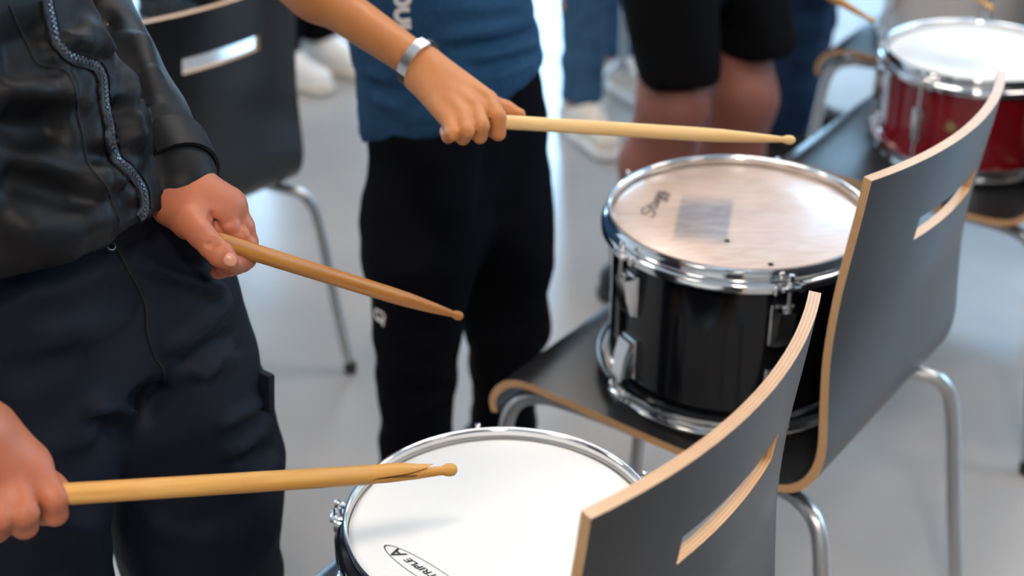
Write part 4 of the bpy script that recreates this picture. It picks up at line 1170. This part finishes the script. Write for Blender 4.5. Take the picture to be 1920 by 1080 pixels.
def p2_right_hand(a, w):
    D = lambda x, y, d: pt(x, y, d)
    e = f2.elbow[-1]
    P = [e, w, D(950, 265, 1.6), D(981, 216, 1.64), D(838, 267, 1.58)]
    lo, hi = np.min(P, 0) - 0.06, np.max(P, 0) + 0.06
    S = Sculpt(lo, hi, 0.0022)
    S.cone(e, e + (w - e) * 0.42, 0.0325, 0.0310, 0.02); S.cone(e + (w - e) * 0.42, w, 0.0310, 0.0228, 0.02, flat=((0.3, 0.6, 0.7), 0.88))
    Wp = [D(800, 122, 1.655), D(796, 130, 1.655), D(791, 137, 1.655), D(787, 143, 1.655)]
    for k, (m, pp, dd, tt, rr, r0) in enumerate((
            ((916, 187, 1.612), (934, 219, 1.590), (934, 250, 1.597), (924, 246, 1.622), 0.84, 0.0205),
            ((894, 203, 1.600), (904, 236, 1.574), (900, 256, 1.585), (890, 250, 1.612), 0.78, 0.0205),
            ((870, 218, 1.592), (876, 246, 1.566), (868, 259, 1.578), (860, 250, 1.605), 0.76, 0.020),
            ((845, 233, 1.588), (848, 252, 1.566), (840, 257, 1.578), (834, 246, 1.602), 0.70, 0.0185))):
        S.cone(Wp[k], D(*m), r0, 0.0122 * rr, 0.008)
        S.chain([D(*m), D(*pp), D(*dd), D(*tt)], [0.0122 * rr, 0.0106 * rr, 0.0100 * rr, 0.0088 * rr], 0.0015)
    S.chain([D(850, 165, 1.665), D(900, 185, 1.668), D(948, 207, 1.656), D(974, 215, 1.648)], [0.015, 0.012, 0.0095, 0.0072], 0.008)
    return S.mesh(1)
finish_body(f2, p2, M['skin_tan'], {-1: p2_right_hand, 1: lambda a, w: (lambda S: (S.cone(a, w, 0.028, 0.022, 0.01), simple_hand(S, w, f2.f * 0.9 - f2.l * 0.3, (0, 0, -1), -f2.l), S.mesh(1))[-1])(Sculpt(np.minimum(a, w) - 0.14, np.maximum(a, w) + 0.14, 0.003))}, True, False)
hair_cap(f2, p2)
# bracelet: cord with a flat silver plate
w, e = Vector(f2.wrist[-1]), Vector(f2.elbow[-1]); u = (e - w).normalized()
tocam = (Vector(EYE) - w); tocam = (tocam - u * tocam.dot(u)).normalized(); sd = u.cross(tocam)
def band(r0, hgt, a0, a1, th, nseg=28, tilt=0.0):
    v, f = [], []
    for i in range(nseg + 1):
        a = a0 + (a1 - a0) * i / nseg
        d_ = tocam * math.cos(a) + sd * math.sin(a)
        for r_, h_ in ((r0, -hgt / 2), (r0 + th, -hgt / 2 * 0.9), (r0 + th, hgt / 2 * 0.9), (r0, hgt / 2)): v.append(w + u * (0.004 + h_) + d_ * r_)
    for i in range(nseg):
        for k in range(4): f.append((4 * i + k, 4 * i + (k + 1) % 4, 4 * i + 4 + (k + 1) % 4, 4 * i + 4 + k))
    return v, f
b = MB(); b.add(*band(0.0262, 0.007, 0, 2 * math.pi, 0.003)); br = b.build('bracelet', M['leather'], p2); br.location = -parent_origin(p2)
b = MB(); b.add(*band(0.0275, 0.0140, R(-45), R(58), 0.0028, 16)); o = b.build('bracelet_plate', M['silver'], br)
b = MB(); b.add(*band(0.0270, 0.011, R(-75), R(-46), 0.0036, 6)); o = b.build('bracelet_clasp', M['leather'], br)

tee_folds = [([(625, 150), (690, 160), (760, 175)], -0.006, 0.012), ([(640, 190), (700, 185), (760, 200)], 0.005, 0.010), ([(820, 70), (900, 60), (1000, 40)], 0.006, 0.012), ([(830, 90), (910, 85), (1005, 62)], -0.006, 0.009),
             ([(880, 110), (950, 95), (1010, 80)], 0.006, 0.008), ([(870, 130), (940, 118), (1010, 95)], -0.004, 0.007), ([(800, 20), (880, 15), (990, 8)], 0.004, 0.01), ([(920, 150), (960, 135), (1010, 112)], 0.004, 0.008),
             ([(660, 230), (740, 225), (820, 215)], 0.003, 0.010), ([(650, 120), (690, 135), (740, 150)], 0.005, 0.01)]
ts, SV, SF = top_wear(f2, p2, M['tee'], 't_shirt', ((-0.22, 2.07, 0.642), (0.36, 0.0, -1.0)), 0.75, 0.060, vox=0.0065,
                      rows=[(0.56, -0.083, 2.07, 0.153, 0.122), (0.72, -0.086, 2.07, 0.153, 0.124), (0.80, -0.098, 2.07, 0.150, 0.118), (0.88, -0.106, 2.065, 0.147, 0.108), (1.03, -0.112, 2.06, 0.150, 0.105), (1.14, -0.12, 2.05, 0.145, 0.09), (1.20, -0.12, 2.05, 0.07, 0.065)], amp=0.005, strokes=[(q, a_ * 1.5, w_) for q, a_, w_ in tee_folds], wscale=(6, 6, 26))
sb = bvh_of(SV, SF)
b = MB()
for stk in ([(741, -20), (743, 0), (747, 7), (757, 8), (765, 4), (767, -6), (766, -22)], [(768, 18), (754, 18), (746, 21), (743, 28), (746, 36), (755, 40), (770, 38)], [(771, 50), (758, 50), (748, 52), (745, 60), (748, 68), (758, 72), (773, 71)]):
    ribbon(b, surface_line(sb, stk, 5, 0.0004), 0.0034, 0.0007)
o = b.build('shirt_print', M['print_white'], ts); o.location = -parent_origin(p2)
def p2_pants_extra(S):
    S.cone(V3((-0.05, 2.11, 0.70)), f2.knee[1] + V3((0.0, 0, 0.10)), 0.082, 0.072, 0.04)
    S.cone(V3((-0.105, 2.04, 0.66)), f2.knee[-1] + V3((0.0, 0, 0.10)), 0.084, 0.076, 0.04)
tr2, TV2, TF2 = trousers(f2, p2, M['fleece'], 0.080, 0.080, 0.062, 0.052, 0.035, 0.80, vox=0.0065, extra=p2_pants_extra, amp=0.006, seat=(0.128, 0.098), waist_override=0.74,
         strokes=[([(705, 700), (760, 690), (840, 705)], 0.009, 0.02), ([(705, 745), (770, 760), (850, 740)], 0.010, 0.018), ([(705, 725), (770, 730), (850, 722)], -0.008, 0.014), ([(890, 640), (940, 650), (1010, 640)], 0.007, 0.015), ([(890, 700), (940, 690), (1000, 690)], 0.007, 0.015), ([(920, 200), (915, 300), (895, 420)], -0.010, 0.018)])
tb2 = bvh_of(TV2, TF2)
b = MB()
for stk in ([(703, 583), (706, 596), (718, 603), (721, 590)], [(704, 580), (716, 586), (721, 589)], [(711, 592), (713, 600)], [(717, 602), (719, 611)]): ribbon(b, surface_line(tb2, stk, 4, 0.0004), 0.0022, 0.0006)
o = b.build('trouser_print', M['print_white'], tr2); o.location = -parent_origin(p2)
for s in (-1, 1): shoe(f2, p2, s, M['shoe_black'], M['rubber'], 0.23)

# ---- the person in black shorts
p3 = tag(empty('person', (0.335, 2.83, 0)), 'person in black shorts with bare legs standing behind the black tom drum', 'person')
f3 = Figure((0.335, 2.83), YAW, 1.50)
f3.hip = {1: V3((0.42, 2.93, 0.72)), -1: V3((0.285, 2.76, 0.72))}
f3.knee = {1: pt(1392, 185, 2.90), -1: pt(1262, 200, 2.80)}
f3.ankle = {1: pt(1352, 480, 3.11), -1: pt(1195, 500, 3.02)}
f3.pelvis = V3((0.35, 2.84, 0.78))
f3.elbow[-1] = V3((0.36, 2.55, 1.0)); f3.elbow[1] = V3((0.60, 2.85, 1.0))
f3.wrist[-1] = pt(1385, -112, 2.44); f3.wrist[1] = pt(1700, -92, 2.52)
mk = lambda fg, s: (lambda a, w: (lambda S: (S.cone(a, w, 0.028, 0.023, 0.01), simple_hand(S, w, fg.f, (0, 0, -1), -fg.l * s), S.mesh(1))[-1])(Sculpt(np.minimum(a, w) - 0.14, np.maximum(a, w) + 0.14, 0.003)))
finish_body(f3, p3, M['skin_brown'], {-1: mk(f3, -1), 1: mk(f3, 1)}, True, True, leg_scale=1.42)
hair_cap(f3, p3)
lo, hi = f3.bounds([*f3.hip.values(), *f3.knee.values(), f3.pelvis], 0.2); S = Sculpt(lo, hi, 0.0075)
S.column([(0.62, *f3.pelvis[:2], 0.150, 0.11), (0.74, *f3.pelvis[:2], 0.155, 0.115), (0.86, *f3.pelvis[:2], 0.145, 0.105)], YAW, 0.02)
S.cone(V3((0.29, 2.77, 0.70)), pt(1277, 170, 2.78), 0.100, 0.078, 0.03); S.cone(V3((0.42, 2.92, 0.70)), pt(1420, 118, 2.90), 0.100, 0.086, 0.03)
S.cut(pt(1277, 170, 2.72), (0.06, 0.0, -1))
V, F = S.mesh(2); V = wrinkle(V, F, 0.006, (8, 8, 5), 3.1); cloth('shorts', V, F, M['shorts'], p3)
top_wear(f3, p3, M['grey_cloth'], 't_shirt', ((0, 0, 0.80), (0, 0, -1)), 0.75, 0.060, amp=0.004)
for s in (-1, 1): shoe(f3, p3, s, M['shoe_black'], M['rubber'], 0.24)
make_stick(pt(1641, 42, 2.50), f3.wrist[-1] + f3.f * 0.05 - V3((0, 0, 0.02)), M['hickory'], 'blurred wooden drumstick hanging beside the black shorts at the top edge', L=0.385, r=0.0078)
make_stick(pt(1862, 17, 2.50), f3.wrist[1] + f3.f * 0.05 - V3((0, 0, 0.02)), M['maple'], 'blurred pale drumstick above the bright head of the red drum', L=0.385, r=0.0078)

# ---- people standing farther back (their legs and shoes show)
def bystander(base, yaw, H, label, pants, shoes, soles, stance=0.075, skin='skin_tan', top='grey_cloth', r=(0.085, 0.078, 0.066, 0.062), hem=0.075, tweak=None):
    root = tag(empty('person', (*base, 0)), label, 'person')
    fg = Figure(base, yaw, H)
    for s in (-1, 1):
        fg.ankle[s] = fg.base + fg.z * 0.08 + fg.l * s * stance; fg.knee[s] = fg.base + fg.z * 0.285 * H + fg.l * s * (stance * 0.95) + fg.f * 0.02
    if tweak: tweak(fg)
    finish_body(fg, root, M[skin], {-1: mk(fg, -1), 1: mk(fg, 1)}, True, False, coarse=0.009)
    hair_cap(fg, root)
    trousers(fg, root, M[pants], r[0], r[1], r[2], r[3], hem, fg.pelvis[2] + 0.1, vox=0.009, amp=0.010)
    top_wear(fg, root, M[top], 't_shirt', ((0, 0, fg.pelvis[2] - 0.02), (0, 0, -1)), 0.75, 0.062, vox=0.011)
    for s in (-1, 1): shoe(fg, root, s, M[shoes], M[soles])
    return root
def jeans_pose(fg):
    fg.ankle[-1] = V3((*atz(1088, 250, 0)[:2], 0.075)); fg.ankle[1] = V3((*atz(1158, 160, 0)[:2], 0.075))
    fg.knee[-1] = fg.ankle[-1] + V3((0.0, 0.03, 0.40)); fg.knee[1] = fg.ankle[1] + V3((-0.01, 0.0, 0.40))
    fg.hip[-1] = fg.knee[-1] + V3((0.01, 0.26, 0.36)); fg.hip[1] = fg.knee[1] + V3((-0.02, 0.02, 0.36))
    fg.pelvis[:2] = (fg.hip[1][:2] + fg.hip[-1][:2]) / 2
    for q in ('chest', 'neck', 'head'): getattr(fg, q)[:2] += fg.pelvis[:2] - fg.base[:2]
    for d in (fg.shoulder, fg.elbow, fg.wrist):
        for s in (-1, 1): d[s][:2] += fg.pelvis[:2] - fg.base[:2]
bystander((0.2, 3.85), R(-68), 1.62, 'person in blue jeans and cream high-top shoes standing left of the black shorts', 'denim', 'canvas', 'sole', tweak=jeans_pose, r=(0.080, 0.070, 0.056, 0.056), hem=0.09)
bystander((-0.60, 4.02), R(-40), 1.66, 'person in dark trousers and white sneakers behind the blue T-shirt', 'fleece', 'sole', 'canvas', hem=0.085)
bystander((0.69, 3.50), R(-20), 1.60, 'person in dark blue jeans standing behind the black shorts', 'denim_dark', 'shoe_black', 'rubber', r=(0.085, 0.080, 0.075, 0.075))
bystander((-1.05, 4.55), R(-40), 1.62, 'person in dark trousers beyond the backrest of the empty chair', 'fleece', 'shoe_black', 'rubber')

# ---- a slim stand in the background
st = tag(empty('music_stand', (*atz(1164, 218, 0)[:2], 0)), 'slim grey metal stand beside the blue jeans in the background', 'music stand')
b = MB(); b.tube([(0, 0, 0.12), (0, 0, 1.05)], 0.0105, smooth=0); b.build('pole', M['satin'], st)
for k in range(3):
    a = R(80 + 120 * k); b = MB(); b.tube([(0, 0, 0.16), (0.10 * math.cos(a), 0.10 * math.sin(a), 0.07), (0.19 * math.cos(a), 0.19 * math.sin(a), 0.008)], 0.006); b.build('leg', M['satin'], st)
b = MB(); b.box(None, (0.46, 0.006, 0.32), bev=0.002, mat=Matrix.Translation((0, 0.03, 1.15)) @ Matrix.Rotation(R(-18), 4, 'X')); b.box((0, -0.02, 1.0), (0.46, 0.05, 0.006)); b.build('desk', M['frame_paint'], st)
